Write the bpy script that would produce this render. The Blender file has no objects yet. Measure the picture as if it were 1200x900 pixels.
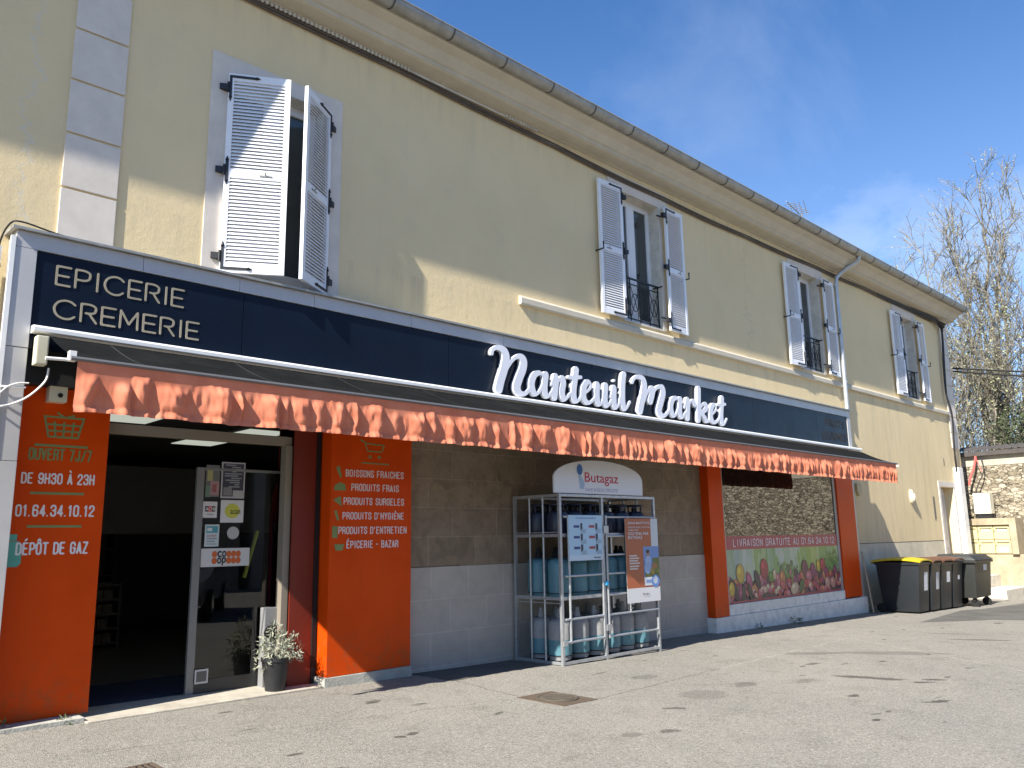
import bpy, bmesh, math, random
import numpy as np
from mathutils import Vector, Matrix, noise
R = math.radians
rnd = random.Random(7)
S = bpy.context.scene
C = S.collection

# ------------------------------------------------------------------ camera, sky, sun, exposure
yaw, pit, roll = R(44.194), R(10.736), R(-0.951)
fw = Vector((math.sin(yaw)*math.cos(pit), math.cos(yaw)*math.cos(pit), math.sin(pit)))
rt = Vector((math.cos(yaw), -math.sin(yaw), 0)); up = rt.cross(fw)
rt2 = rt*math.cos(roll)+up*math.sin(roll); up2 = -rt*math.sin(roll)+up*math.cos(roll)
cam = bpy.data.objects.new('camera', bpy.data.cameras.new('camera')); C.objects.link(cam)
cam.data.sensor_width = 36; cam.data.lens = 949.99/1200*36; cam.data.clip_end = 2000
M = Matrix((rt2, up2, -fw)).transposed().to_4x4(); M.translation = Vector((0, -8, 1.58))
cam.matrix_world = M
S.camera = cam

SUN = Vector((4.9, 1.0, -4.25)).normalized()          # direction the light travels
sd = bpy.data.lights.new('sun', 'SUN'); sd.energy = 5.0; sd.angle = R(0.55); sd.color = (1, .95, .86)
so = bpy.data.objects.new('sun', sd); C.objects.link(so)
so.rotation_euler = (-SUN).to_track_quat('Z', 'Y').to_euler(); so.location = (-20, -10, 30)

W = bpy.data.worlds.new('World'); S.world = W; W.use_nodes = True
nt = W.node_tree; nt.nodes.clear()
def WN(t, **k):
    n = nt.nodes.new(t)
    for a, v in k.items(): setattr(n, a, v)
    return n
out = WN('ShaderNodeOutputWorld'); bg = WN('ShaderNodeBackground')
bg.inputs['Strength'].default_value = 0.078
sky = WN('ShaderNodeTexSky', sky_type='NISHITA', sun_disc=False)
sky.sun_elevation = math.asin(-SUN.z); sky.sun_rotation = math.atan2(-SUN.x, -SUN.y)
sky.air_density = 1.0; sky.dust_density = 0.4; sky.ozone_density = 3.0; sky.altitude = 100
tc = WN('ShaderNodeTexCoord')
sep = WN('ShaderNodeSeparateXYZ'); nt.links.new(tc.outputs['Generated'], sep.inputs[0])
def wmath(op, a, b=None, c=None):
    n = WN('ShaderNodeMath', operation=op)
    for i, v in enumerate((a, b, c)):
        if v is None: continue
        if isinstance(v, (int, float)): n.inputs[i].default_value = v
        else: nt.links.new(v, n.inputs[i])
    return n.outputs[0]
def wnoise(scale, loc, rot, detail=6, rough=.6, nscale=1.0, dist=.4):
    mp = WN('ShaderNodeMapping'); nt.links.new(tc.outputs['Generated'], mp.inputs[0])
    mp.inputs['Scale'].default_value = scale; mp.inputs['Location'].default_value = loc
    mp.inputs['Rotation'].default_value = rot
    n = WN('ShaderNodeTexNoise'); nt.links.new(mp.outputs[0], n.inputs['Vector'])
    n.inputs['Scale'].default_value = nscale; n.inputs['Detail'].default_value = detail
    n.inputs['Roughness'].default_value = rough; n.inputs['Distortion'].default_value = dist
    return n.outputs['Fac']
def wramp(v, a, b):
    n = WN('ShaderNodeMapRange', interpolation_type='SMOOTHSTEP'); nt.links.new(v, n.inputs[0])
    n.inputs[1].default_value = a; n.inputs[2].default_value = b
    return n.outputs[0]
cirrus = wmath('MULTIPLY', wramp(wnoise((1.8, 3.0, 1.3), (3.1, .4, 1.0), (0.5, 0.4, 0.9), 7, .6, 1.0, .8), .42, .86), .20)
low = wmath('MULTIPLY', wramp(wnoise((3.2, 3.2, 7.0), (1.7, 2.0, .3), (0, 0, 0), 8), .38, .58), wramp(sep.outputs['Z'], .46, .30))
lowband = wmath('MULTIPLY', low, .30)
veil = wmath('MULTIPLY', wramp(sep.outputs['Z'], .62, .05), .22)
cl = wmath('MAXIMUM', wmath('MAXIMUM', cirrus, lowband), veil)
mx = WN('ShaderNodeMix', data_type='RGBA')
tint = WN('ShaderNodeMix', data_type='RGBA', blend_type='MULTIPLY'); tint.inputs['Factor'].default_value = 1
nt.links.new(sky.outputs[0], tint.inputs['A']); tint.inputs['B'].default_value = (.60, .94, 1.26, 1)
nt.links.new(cl, mx.inputs['Factor']); nt.links.new(tint.outputs['Result'], mx.inputs['A'])
mx.inputs['B'].default_value = (6.6, 7.2, 8.2, 1)
nt.links.new(mx.outputs['Result'], bg.inputs['Color']); nt.links.new(bg.outputs[0], out.inputs[0])
S.view_settings.view_transform = 'Standard'; S.view_settings.look = 'None'
S.view_settings.exposure = 1.06; S.view_settings.gamma = 1

# ------------------------------------------------------------------ materials
MATS = {}
def mat(name, col, rough=.6, metal=0, var=.12, vs=2.0, bump=0, bs=60, spec=.5, extra=None, emit=None, stain=0):
    if name in MATS: return MATS[name]
    m = bpy.data.materials.new(name); MATS[name] = m; m.use_nodes = True
    t = m.node_tree; b = t.nodes['Principled BSDF']
    b.inputs['Roughness'].default_value = rough; b.inputs['Metallic'].default_value = metal
    b.inputs['Specular IOR Level'].default_value = spec
    b.inputs['Base Color'].default_value = (*col, 1)
    g = t.nodes.new('ShaderNodeNewGeometry')
    if var:
        n = t.nodes.new('ShaderNodeTexNoise'); n.inputs['Scale'].default_value = vs; n.inputs['Detail'].default_value = 8
        n.inputs['Roughness'].default_value = .65
        t.links.new(g.outputs['Position'], n.inputs['Vector'])
        mr = t.nodes.new('ShaderNodeMapRange'); mr.inputs[1].default_value = .25; mr.inputs[2].default_value = .75
        mr.inputs[3].default_value = 1-var; mr.inputs[4].default_value = 1+var
        t.links.new(n.outputs['Fac'], mr.inputs[0])
        mu = t.nodes.new('ShaderNodeMix'); mu.data_type = 'RGBA'; mu.blend_type = 'MULTIPLY'; mu.inputs['Factor'].default_value = 1
        mu.inputs['A'].default_value = (*col, 1); t.links.new(mr.outputs[0], mu.inputs['B'])
        t.links.new(mu.outputs['Result'], b.inputs['Base Color'])
    if bump:
        n2 = t.nodes.new('ShaderNodeTexNoise'); n2.inputs['Scale'].default_value = bs; n2.inputs['Detail'].default_value = 4
        t.links.new(g.outputs['Position'], n2.inputs['Vector'])
        bp = t.nodes.new('ShaderNodeBump'); bp.inputs['Strength'].default_value = bump; bp.inputs['Distance'].default_value = .01
        t.links.new(n2.outputs['Fac'], bp.inputs['Height']); t.links.new(bp.outputs[0], b.inputs['Normal'])
    if emit:
        b.inputs['Emission Color'].default_value = (*col, 1); b.inputs['Emission Strength'].default_value = emit
    return m
class NB:
    """small helper to write node graphs"""
    def __init__(s, m): s.t = m.node_tree; s.b = s.t.nodes['Principled BSDF']; s.pos = s.n('ShaderNodeNewGeometry').outputs['Position']
    def n(s, typ, **k):
        x = s.t.nodes.new(typ)
        for a, v in k.items(): setattr(x, a, v)
        return x
    def put(s, sock, v):
        if hasattr(v, 'is_output'): s.t.links.new(v, sock)
        else: sock.default_value = v
    def noise(s, scale, detail=6, rough=.6, vec=None, out='Fac', dist=0):
        x = s.n('ShaderNodeTexNoise'); s.put(x.inputs['Vector'], vec or s.pos)
        x.inputs['Scale'].default_value = scale; x.inputs['Detail'].default_value = detail; x.inputs['Roughness'].default_value = rough
        x.inputs['Distortion'].default_value = dist
        return x.outputs[out]
    def map(s, scale=(1, 1, 1), loc=(0, 0, 0), rot=(0, 0, 0)):
        x = s.n('ShaderNodeMapping'); s.put(x.inputs[0], s.pos)
        x.inputs['Scale'].default_value = scale; x.inputs['Location'].default_value = loc; x.inputs['Rotation'].default_value = rot
        return x.outputs[0]
    def ramp(s, v, a, b, lo=0., hi=1.):
        x = s.n('ShaderNodeMapRange', interpolation_type='SMOOTHSTEP'); s.put(x.inputs[0], v)
        for i, q in enumerate((a, b, lo, hi)): x.inputs[i+1].default_value = q
        return x.outputs[0]
    def math(s, op, a, b=0.):
        x = s.n('ShaderNodeMath', operation=op); s.put(x.inputs[0], a); s.put(x.inputs[1], b); return x.outputs[0]
    def mix(s, f, a, b, blend='MIX'):
        x = s.n('ShaderNodeMix', data_type='RGBA', blend_type=blend); s.put(x.inputs['Factor'], f)
        s.put(x.inputs['A'], (*a, 1) if isinstance(a, tuple) else a); s.put(x.inputs['B'], (*b, 1) if isinstance(b, tuple) else b)
        return x.outputs['Result']
    def bump(s, h, strength, dist=.01, nrm=None):
        x = s.n('ShaderNodeBump'); x.inputs['Strength'].default_value = strength; x.inputs['Distance'].default_value = dist
        s.put(x.inputs['Height'], h)
        if nrm is not None: s.put(x.inputs['Normal'], nrm)
        return x.outputs[0]
def base(name, rough=.8, spec=.3):
    m = bpy.data.materials.new(name); m.use_nodes = True; MATS[name] = m
    q = NB(m); q.b.inputs['Roughness'].default_value = rough; q.b.inputs['Specular IOR Level'].default_value = spec
    return m, q

# stucco
m_stucco, q = base('stucco', .92, .15)
c = q.mix(q.ramp(q.noise(.6, 6, .6), .35, .7), (.79, .640, .388), (.74, .598, .354))
streak = q.noise(1.0, 5, .6, q.map((3.2, 3.2, .35)))
c = q.mix(q.ramp(streak, .55, .8, 0, .18), c, (.50, .44, .32))
c = q.mix(q.ramp(q.noise(11, 4, .7), .66, .76, 0, .35), c, (.66, .61, .5))
sp_ = q.n('ShaderNodeSeparateXYZ'); q.put(sp_.inputs[0], q.pos); px_, pz_ = sp_.outputs[0], sp_.outputs[2]
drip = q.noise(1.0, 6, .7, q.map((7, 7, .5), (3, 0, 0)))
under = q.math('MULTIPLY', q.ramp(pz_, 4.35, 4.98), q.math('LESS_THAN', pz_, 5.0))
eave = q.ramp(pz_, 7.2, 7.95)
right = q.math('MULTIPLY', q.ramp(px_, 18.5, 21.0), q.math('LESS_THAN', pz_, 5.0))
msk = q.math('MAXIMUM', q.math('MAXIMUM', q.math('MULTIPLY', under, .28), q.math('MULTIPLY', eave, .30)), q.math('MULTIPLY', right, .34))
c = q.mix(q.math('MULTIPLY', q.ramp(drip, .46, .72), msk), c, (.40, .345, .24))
c = q.mix(q.math('MULTIPLY', q.ramp(q.noise(1.6, 6, .7, q.map((1, 1, .6), (0, 4, 2))), .50, .70), .16), c, (.56, .49, .34))
wob = q.math('ADD', px_, q.math('MULTIPLY', q.noise(2.6, 5, .75, q.map((.2, 1, 1))), .9))
crk = q.math('MULTIPLY', q.ramp(q.math('ABSOLUTE', q.math('SUBTRACT', wob, 2.16)), .022, .004), q.math('MULTIPLY', q.math('GREATER_THAN', pz_, 4.5), q.ramp(pz_, 7.2, 6.6)))
c = q.mix(q.math('MULTIPLY', crk, .55), c, (.66, .62, .55))
hc = q.math('MULTIPLY', q.ramp(q.math('ABSOLUTE', q.math('SUBTRACT', q.math('ADD', px_, q.math('MULTIPLY', q.noise(1.7, 6, .8, q.map((.3, 1, 1), (0, 0, 7))), 2.0)), 15.9)), .012, .003), q.math('LESS_THAN', pz_, 7.6))
c = q.mix(q.math('MULTIPLY', hc, .5), c, (.30, .26, .19))
q.put(q.b.inputs['Base Color'], c)
q.put(q.b.inputs['Normal'], q.bump(q.math('ADD', q.noise(95, 5, .75), q.math('MULTIPLY', q.noise(9, 4, .6), 1.2)), .40, .012))
# rendered plinth and moulding tones
m_cornice = mat('cornice_paint', (.56, .51, .41), .85, var=.1, vs=3, bump=.25, bs=50, spec=.2)
m_trim = mat('grey_white_trim', (.68, .615, .54), .85, var=.1, vs=4, bump=.2, bs=110, spec=.2)
m_plinth = mat('plinth_concrete', (.42, .41, .36), .9, var=.25, vs=5, bump=.5, bs=45, spec=.2)
m_sill = mat('sill_render', (.60, .56, .48), .9, var=.22, vs=6, bump=.3, bs=60, spec=.2)
m_white = mat('white_shutter_paint', (.80, .81, .84), .45, var=.05, vs=6)
m_pvc = mat('white_window_frame', (.78, .78, .78), .35, var=.03)
m_iron = mat('black_iron', (.012, .012, .014), .5, var=.2, vs=20)
m_zinc = mat('zinc', (.36, .35, .32), .55, .55, var=.25, vs=6, bump=.15, bs=20)
m_zincl = mat('zinc_downpipe', (.50, .52, .54), .45, .5, var=.15, vs=5)
m_cable = mat('black_cable', (.02, .018, .017), .6, var=.2, vs=10)
m_cableb = mat('brown_cable', (.10, .075, .055), .7, var=.3, vs=8)
m_navy, q = base('navy_panel', .25, .16)
q.put(q.b.inputs['Base Color'], q.mix(q.ramp(q.noise(1.3, 5, .6), .3, .7), (.0045, .0095, .020), (.006, .012, .025)))
q.put(q.b.inputs['Roughness'], q.ramp(q.noise(2.5, 6, .6), .3, .7, .24, .36))
m_alu = mat('grey_blue_cladding', (.52, .51, .50), .42, .2, var=.08, vs=3)
m_cap = mat('sign_cap_metal', (.36, .36, .34), .5, .4, var=.25, vs=9)
m_whitemetal = mat('white_lacquered_metal', (.80, .80, .78), .35, var=.06, vs=5)
m_letter = mat('white_letters', (.82, .83, .88), .4, var=.03)
m_cut = mat('cream_cut_out', (.33, .29, .21), .6, var=.15, vs=8)
m_cutd = mat('unlit_cut_out', (.016, .016, .016), .7, var=.1)  # cut-out letters coloured dark to stand for no light behind them
m_canopy, q = base('grey_canopy_canvas', .95, .03)
sx = q.n('ShaderNodeSeparateXYZ'); q.put(sx.inputs[0], q.pos)
fr = q.math('FRACT', q.math('MULTIPLY', sx.outputs[0], 1/1.22))
seam = q.math('LESS_THAN', fr, .012)
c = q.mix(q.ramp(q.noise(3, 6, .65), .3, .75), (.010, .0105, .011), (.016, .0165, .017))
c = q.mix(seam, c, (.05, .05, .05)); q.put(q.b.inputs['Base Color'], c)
q.put(q.b.inputs['Normal'], q.bump(q.noise(9, 3), .3, .03))
m_valance, q = base('orange_canvas', .85, .15)
c = q.mix(q.ramp(q.noise(5, 6, .6), .3, .75), (.60, .19, .105), (.68, .25, .15))
c = q.mix(q.ramp(q.noise(1.0, 5, .6, q.map((9, 9, 1.2))), .6, .78, 0, .5), c, (.36, .085, .05))
q.put(q.b.inputs['Base Color'], c); q.put(q.b.inputs['Normal'], q.bump(q.noise(220, 2), .25, .003))
m_orange, q = base('orange_board', .45, .15)
oc_ = q.mix(q.ramp(q.noise(1.5, 4), .3, .7), (.62, .060, .002), (.70, .070, .003))
so_ = q.n('ShaderNodeSeparateXYZ'); q.put(so_.inputs[0], q.pos)
oc_ = q.mix(q.math('MULTIPLY', q.ramp(so_.outputs[2], .75, .1), q.ramp(q.noise(9, 7, .75), .42, .70, 0, .55)), oc_, (.26, .10, .04))
oc_ = q.mix(q.ramp(q.noise(1.0, 6, .7, q.map((16, 16, 1.1))), .60, .78, 0, .30), oc_, (.42, .05, .006))
oc_ = q.mix(q.ramp(q.noise(38, 3, .6), .70, .76, 0, .45), oc_, (.50, .16, .06))
q.put(q.b.inputs['Base Color'], oc_)
q.put(q.b.inputs['Roughness'], q.ramp(q.noise(6, 6), .3, .7, .3, .45))
m_shadeorange = mat('shaded_orange_reveal', (.17, .016, .004), .5, var=.1)  # orange with the side panel's shade put into the base colour
m_print = mat('pale_pink_lettering', (.72, .62, .62), .6, var=.04)
m_printw = mat('white_lettering', (.78, .76, .76), .6, var=.03)
m_green = mat('olive_green_vinyl', (.20, .26, .09), .6, var=.06)
m_teal = mat('teal_vinyl', (.10, .40, .33), .6, var=.06)
m_black = mat('matt_black', (.006, .006, .007), .7, var=.1)
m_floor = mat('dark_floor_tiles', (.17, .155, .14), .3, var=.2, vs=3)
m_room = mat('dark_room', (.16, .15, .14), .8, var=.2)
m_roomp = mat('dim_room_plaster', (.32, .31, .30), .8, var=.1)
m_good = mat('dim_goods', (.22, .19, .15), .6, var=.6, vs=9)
m_lamp = mat('ceiling_light_panel', (.9, .95, .82), .5, var=0, emit=.26)
m_mat = mat('navy_mat', (.035, .042, .075), .95, var=.2, vs=30, bump=.5, bs=200)
m_redc = mat('red_cloth', (.35, .02, .02), .8, var=.2)
m_magenta = mat('magenta_plastic', (.25, .01, .06), .5, var=.1)
m_yell = mat('yellow_green_tube', (.65, .72, .08), .4, var=.05)
m_galv = mat('galvanised_steel', (.48, .49, .50), .42, .65, var=.2, vs=14, bump=.1, bs=60)
m_blue, q = base('blue_cylinder_paint', .4, .5)
c = q.mix(q.ramp(q.noise(6, 6, .65), .35, .7), (.075, .19, .235), (.10, .235, .275))
c = q.mix(q.ramp(q.noise(16, 6, .7), .62, .72, 0, .8), c, (.20, .20, .19)); q.put(q.b.inputs['Base Color'], c)
m_grey, q = base('grey_cylinder_paint', .5, .4)
c = q.mix(q.ramp(q.noise(7, 6, .65), .35, .7), (.24, .24, .24), (.30, .30, .295))
c = q.mix(q.ramp(q.noise(18, 6, .7), .62, .72, 0, .7), c, (.22, .19, .16)); q.put(q.b.inputs['Base Color'], c)
m_dkblue = mat('navy_cylinder_paint', (.018, .026, .05), .4, var=.3, vs=8)
m_binn = mat('dark_green_grey_plastic', (.014, .017, .020), .45, var=.2, vs=6)
m_bink = mat('dark_grey_plastic', (.026, .027, .024), .5, var=.2, vs=6)
m_lidy = mat('yellow_plastic', (.50, .38, .012), .45, var=.08, vs=6)
m_lidb = mat('brown_plastic', (.13, .055, .03), .5, var=.15, vs=6)
m_sticker = mat('white_sticker', (.72, .72, .72), .6, var=.12, vs=20)
m_rubber = mat('black_rubber', (.01, .01, .01), .8, var=.1)
m_wood = mat('pale_wood', (.42, .33, .23), .7, var=.2, vs=12)
m_mailbox = mat('cream_mailbox', (.62, .54, .28), .5, var=.06)
m_concrete, q = base('old_concrete', .95, .15)
c = q.mix(q.ramp(q.noise(2.2, 7, .68), .32, .7), (.47, .40, .28), (.33, .275, .185))
c = q.mix(q.ramp(q.noise(1.0, 6, .65, q.map((5, 5, .8))), .55, .75, 0, .7), c, (.27, .22, .15))
q.put(q.b.inputs['Base Color'], c); q.put(q.b.inputs['Normal'], q.bump(q.noise(22, 7, .7), .6, .03))
m_stone, q = base('rubble_stone', .95, .1)
warp = q.n('ShaderNodeVectorMath', operation='ADD')
mm = q.n('ShaderNodeVectorMath', operation='MULTIPLY'); q.put(mm.inputs[0], q.noise(3.2, 3, .6, out='Color')); mm.inputs[1].default_value = (.16, .16, .16)
mp = q.map((6.0, 6.0, 12.5)); q.put(warp.inputs[0], mp)
mm2 = q.n('ShaderNodeVectorMath', operation='MULTIPLY'); q.put(mm2.inputs[0], q.noise(3.4, 5, .7, out='Color')); mm2.inputs[1].default_value = (2.2, 2.2, 2.2)
q.put(warp.inputs[1], mm2.outputs[0])
vo = q.n('ShaderNodeTexVoronoi', feature='DISTANCE_TO_EDGE'); q.put(vo.inputs['Vector'], warp.outputs[0]); vo.inputs['Scale'].default_value = 1
vc = q.n('ShaderNodeTexVoronoi', feature='F1'); q.put(vc.inputs['Vector'], warp.outputs[0]); vc.inputs['Scale'].default_value = 1
hs = q.n('ShaderNodeSeparateColor'); q.put(hs.inputs[0], vc.outputs['Color'])
stc = q.mix(hs.outputs[0], (.24, .20, .14), (.55, .48, .36)); stc = q.mix(q.ramp(q.noise(14, 6, .7), .4, .75, 0, .6), stc, (.22, .19, .15))
gap = q.ramp(q.math('ADD', vo.outputs['Distance'], q.math('MULTIPLY', q.noise(9, 4, .7), .22)), .07, .22)
mort = q.mix(q.ramp(q.noise(4, 6, .75), .38, .56), (.44, .385, .28), (.06, .05, .038))
q.put(q.b.inputs['Base Color'], q.mix(gap, mort, stc))
q.put(q.b.inputs['Normal'], q.bump(q.math('ADD', q.math('MULTIPLY', gap, .8), q.math('MULTIPLY', q.noise(24, 6, .7), .5)), 1.0, .05))
m_sheet = mat('rusty_corrugated_sheet', (.075, .065, .06), .8, var=.3, vs=5)
m_mortar = mat('pale_mortar_band', (.46, .42, .33), .95, var=.2, vs=4, bump=.5, bs=25)
m_weed = mat('weed_leaves', (.07, .10, .035), .7, var=.4, vs=40)
m_bark, q = base('bark', .9, .2)
q.put(q.b.inputs['Base Color'], q.mix(q.ramp(q.noise(3, 5, .6), .35, .7), (.27, .24, .19), (.14, .122, .095)))
m_bud = mat('spring_buds', (.33, .34, .18), .8, var=.35, vs=3)
m_ever = mat('evergreen_leaves', (.045, .06, .02), .7, var=.5, vs=5)
m_silver = mat('silvery_leaves', (.30, .31, .23), .8, var=.3, vs=60)
m_pot = mat('dark_plastic_pot', (.017, .018, .02), .5, var=.2, vs=12)
m_beige = mat('beige_plastic', (.62, .58, .42), .5, var=.06)
m_lens = mat('lamp_lens', (.60, .56, .46), .3, var=.1)
m_redp = mat('red_plastic', (.55, .05, .03), .45, var=.1)

# asphalt
m_asphalt, q = base('worn_asphalt', .93, .2)
big = q.noise(.35, 6, .6); mid = q.noise(2.2, 6, .65)
c = q.mix(q.ramp(big, .35, .68), (.286, .264, .224), (.242, .226, .194))
c = q.mix(q.ramp(mid, .50, .72, 0, .55), c, (.165, .152, .125))
c = q.mix(q.ramp(q.noise(5.5, 5, .7), .52, .70, 0, .35), c, (.33, .31, .265))
c = q.mix(q.ramp(q.noise(1.1, 5, .65, q.map((1, 1, 1), (9, 2, 0))), .52, .68, 0, .35), c, (.205, .20, .165))
gr = q.n('ShaderNodeTexVoronoi', feature='F1'); q.put(gr.inputs['Vector'], q.pos); gr.inputs['Scale'].default_value = 95
gs = q.n('ShaderNodeSeparateColor'); q.put(gs.inputs[0], gr.outputs['Color'])
c = q.mix(q.ramp(gs.outputs[0], .62, 1.0, 0, .60), c, (.46, .43, .38))
c = q.mix(q.ramp(gs.outputs[1], .70, 1.0, 0, .60), c, (.075, .068, .058))
st = q.noise(1.0, 3, .5, q.map((1.1, 2.6, 1)))
c = q.mix(q.ramp(st, .69, .73, 0, .75), c, (.085, .078, .066))
spots = q.n('ShaderNodeTexVoronoi', feature='F1'); q.put(spots.inputs['Vector'], q.map((.9, 2.0, 1))); spots.inputs['Scale'].default_value = 1.0
c = q.mix(q.ramp(spots.outputs['Distance'], .085, .055, 0, .8), c, (.060, .056, .048))
pale = q.noise(.8, 4, .6, q.map((1, 1, 1), (5, 3, 0)))
c = q.mix(q.ramp(pale, .66, .74, 0, .5), c, (.36, .335, .27))
wv = q.n('ShaderNodeVectorMath', operation='MULTIPLY_ADD'); q.put(wv.inputs[0], q.noise(5, 4, .7, out='Color')); wv.inputs[1].default_value = (.22, .22, 0); sub = q.n('ShaderNodeVectorMath', operation='ADD'); q.put(sub.inputs[0], q.pos); sub.inputs[1].default_value = (-.11, -.11, 0); q.put(wv.inputs[2], sub.outputs[0])
for sx_, sy_, ra, rb, ro_, dk in ((9.62, -3.85, .42, .11, -1.2, .75), (9.7, -4.4, .15, .05, -.8, .85), (9.98, -4.42, .14, .06, -.8, .8), (8.4, -4.2, .10, .06, 0, .85), (8.64, -4.9, .20, .05, -.5, .85), (7.38, -4.84, .07, .04, 0, .9), (8.25, -3.08, .22, .10, .2, .45), (8.92, -3.44, .2, .1, 0, .3), (4.13, -2.42, .055, .035, 0, .8), (4.25, -2.40, .055, .03, 0, .8), (4.83, -1.0, .10, .06, .3, .6), (3.23, -2.91, .08, .05, 0, .6), (5.79, -3.84, .12, .06, 0, .6), (14.56, -3.55, .5, .10, -1.0, .6), (15.2, -2.9, .4, .07, -1.0, .5), (5.44, -3.7, .1, .07, 0, .4), (12.0, -3.2, .8, .2, -.9, .35), (7.4, -3.1, .3, .25, 0, .3), (11.2, -2.4, .5, .15, -.7, .4), (6.6, -3.3, .14, .05, -.4, .7), (7.9, -2.0, .2, .12, 0, .35)):
    mpn = q.n('ShaderNodeMapping', vector_type='TEXTURE'); q.put(mpn.inputs[0], wv.outputs[0]); mpn.inputs['Location'].default_value = (sx_, sy_, 0); mpn.inputs['Rotation'].default_value = (0, 0, ro_); mpn.inputs['Scale'].default_value = (ra, rb, 1000)
    ln = q.n('ShaderNodeVectorMath', operation='LENGTH'); q.put(ln.inputs[0], mpn.outputs[0]); c = q.mix(q.ramp(ln.outputs['Value'], 1.1, .75, 0, dk), c, (.062, .056, .047))
for ax, ay, bx_, by_, wd_, colr, st_ in ((9.12, -2.25, 13.4, -1.93, .016, (.40, .37, .31), .5), (13.41, -1.97, 11.0, -5.5, .02, (.40, .37, .31), .45), (6.31, -2.51, 9.12, -2.25, .014, (.10, .092, .08), .6), (6.0, -1.9, 6.2, -.6, .012, (.10, .092, .08), .6), (2.0, -1.2, 6.0, -1.9, .010, (.11, .10, .09), .5)):
    L_ = math.hypot(bx_-ax, by_-ay); mpn = q.n('ShaderNodeMapping', vector_type='TEXTURE'); q.put(mpn.inputs[0], wv.outputs[0]); mpn.inputs['Location'].default_value = ((ax+bx_)/2, (ay+by_)/2, 0); mpn.inputs['Rotation'].default_value = (0, 0, math.atan2(by_-ay, bx_-ax)); mpn.inputs['Scale'].default_value = (L_/2, wd_, 1000)
    sp3 = q.n('ShaderNodeSeparateXYZ'); q.put(sp3.inputs[0], mpn.outputs[0]); f3 = q.math('MULTIPLY', q.ramp(q.math('ABSOLUTE', sp3.outputs[1]), 1.3, .6), q.math('LESS_THAN', q.math('ABSOLUTE', sp3.outputs[0]), 1.))
    c = q.mix(q.math('MULTIPLY', f3, st_), c, colr)
q.put(q.b.inputs['Base Color'], c)
q.put(q.b.inputs['Normal'], q.bump(q.math('ADD', gr.outputs['Distance'], q.noise(160, 3, .7)), .7, .008))
m_patch, q = base('darker_asphalt', .95, .2)
c = q.mix(q.ramp(q.noise(1.4, 6, .65), .35, .7), (.135, .128, .115), (.10, .095, .085))
c = q.mix(q.ramp(q.noise(120, 2), .6, .8, 0, .6), c, (.3, .29, .26)); q.put(q.b.inputs['Base Color'], c)
q.put(q.b.inputs['Normal'], q.bump(q.noise(140, 3, .7), .6, .008))
m_cast = mat('rusty_cast_iron', (.12, .088, .06), .8, .2, var=.3, vs=10, bump=.5, bs=90)

def tiles(name, ca, cb, cm, w, h, off, seed, blot=.7):
    m, q = base(name, .7, .35)
    br = q.n('ShaderNodeTexBrick'); br.offset = off
    cx = q.n('ShaderNodeCombineXYZ'); sp = q.n('ShaderNodeSeparateXYZ'); q.put(sp.inputs[0], q.pos)
    q.put(cx.inputs[0], q.math('ADD', sp.outputs[0], seed)); q.put(cx.inputs[1], q.math('ADD', sp.outputs[2], -1.24+seed*0))
    q.put(br.inputs['Vector'], cx.outputs[0]); br.inputs['Scale'].default_value = 1
    br.inputs['Brick Width'].default_value = w; br.inputs['Row Height'].default_value = h; br.inputs['Mortar Size'].default_value = .006
    br.inputs['Color1'].default_value = (*ca, 1); br.inputs['Color2'].default_value = (*cb, 1); br.inputs['Mortar'].default_value = (*cm, 1)
    br.inputs['Bias'].default_value = 0
    c = q.mix(q.ramp(q.noise(4.5, 7, .68, dist=.6), .35, .72, 0, blot), br.outputs['Color'], tuple(x*.62 for x in cb))
    c = q.mix(q.ramp(q.noise(13, 6, .7), .6, .75, 0, .4), c, tuple(min(1, x*1.45) for x in ca))
    q.put(q.b.inputs['Base Color'], c)
    h1 = q.math('ADD', q.math('MULTIPLY', br.outputs['Fac'], -1.), q.math('MULTIPLY', q.noise(15, 6, .65), .5))
    q.put(q.b.inputs['Normal'], q.bump(h1, .5, .008))
    return m
m_tileb = tiles('brown_stone_tiles', (.31, .235, .165), (.25, .19, .13), (.36, .30, .23), .78, .365, .5, .2)
m_tileg = tiles('grey_stone_tiles', (.50, .455, .395), (.46, .42, .365), (.60, .55, .49), .62, .40, .5, .35, .32)

def glass(name, tint, refl, trans=True, rough=.0):
    m = bpy.data.materials.new(name); MATS[name] = m; m.use_nodes = True; t = m.node_tree; t.nodes.clear()
    o = t.nodes.new('ShaderNodeOutputMaterial'); mx = t.nodes.new('ShaderNodeMixShader')
    fr = t.nodes.new('ShaderNodeFresnel'); fr.inputs['IOR'].default_value = refl
    gl = t.nodes.new('ShaderNodeBsdfGlossy'); gl.inputs['Roughness'].default_value = rough
    if trans: d = t.nodes.new('ShaderNodeBsdfTransparent'); d.inputs[0].default_value = (*tint, 1)
    else: d = t.nodes.new('ShaderNodeBsdfDiffuse'); d.inputs[0].default_value = (*tint, 1)
    t.links.new(fr.outputs[0], mx.inputs[0]); t.links.new(d.outputs[0], mx.inputs[1]); t.links.new(gl.outputs[0], mx.inputs[2])
    t.links.new(mx.outputs[0], o.inputs[0]); return m
m_glassdoor = glass('door_glass', (.75, .77, .77), 1.75)
m_glassbay = glass('shop_window_glass', (.01, .01, .01), 2.6, False)
m_glassup = glass('upstairs_glass', (.05, .06, .06), 1.9, False)
m_vc = bpy.data.materials.new('printed_film'); m_vc.use_nodes = True; MATS['printed_film'] = m_vc
_a = m_vc.node_tree.nodes.new('ShaderNodeVertexColor'); _a.layer_name = 'ink'
m_vc.node_tree.links.new(_a.outputs[0], m_vc.node_tree.nodes['Principled BSDF'].inputs['Base Color'])
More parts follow.
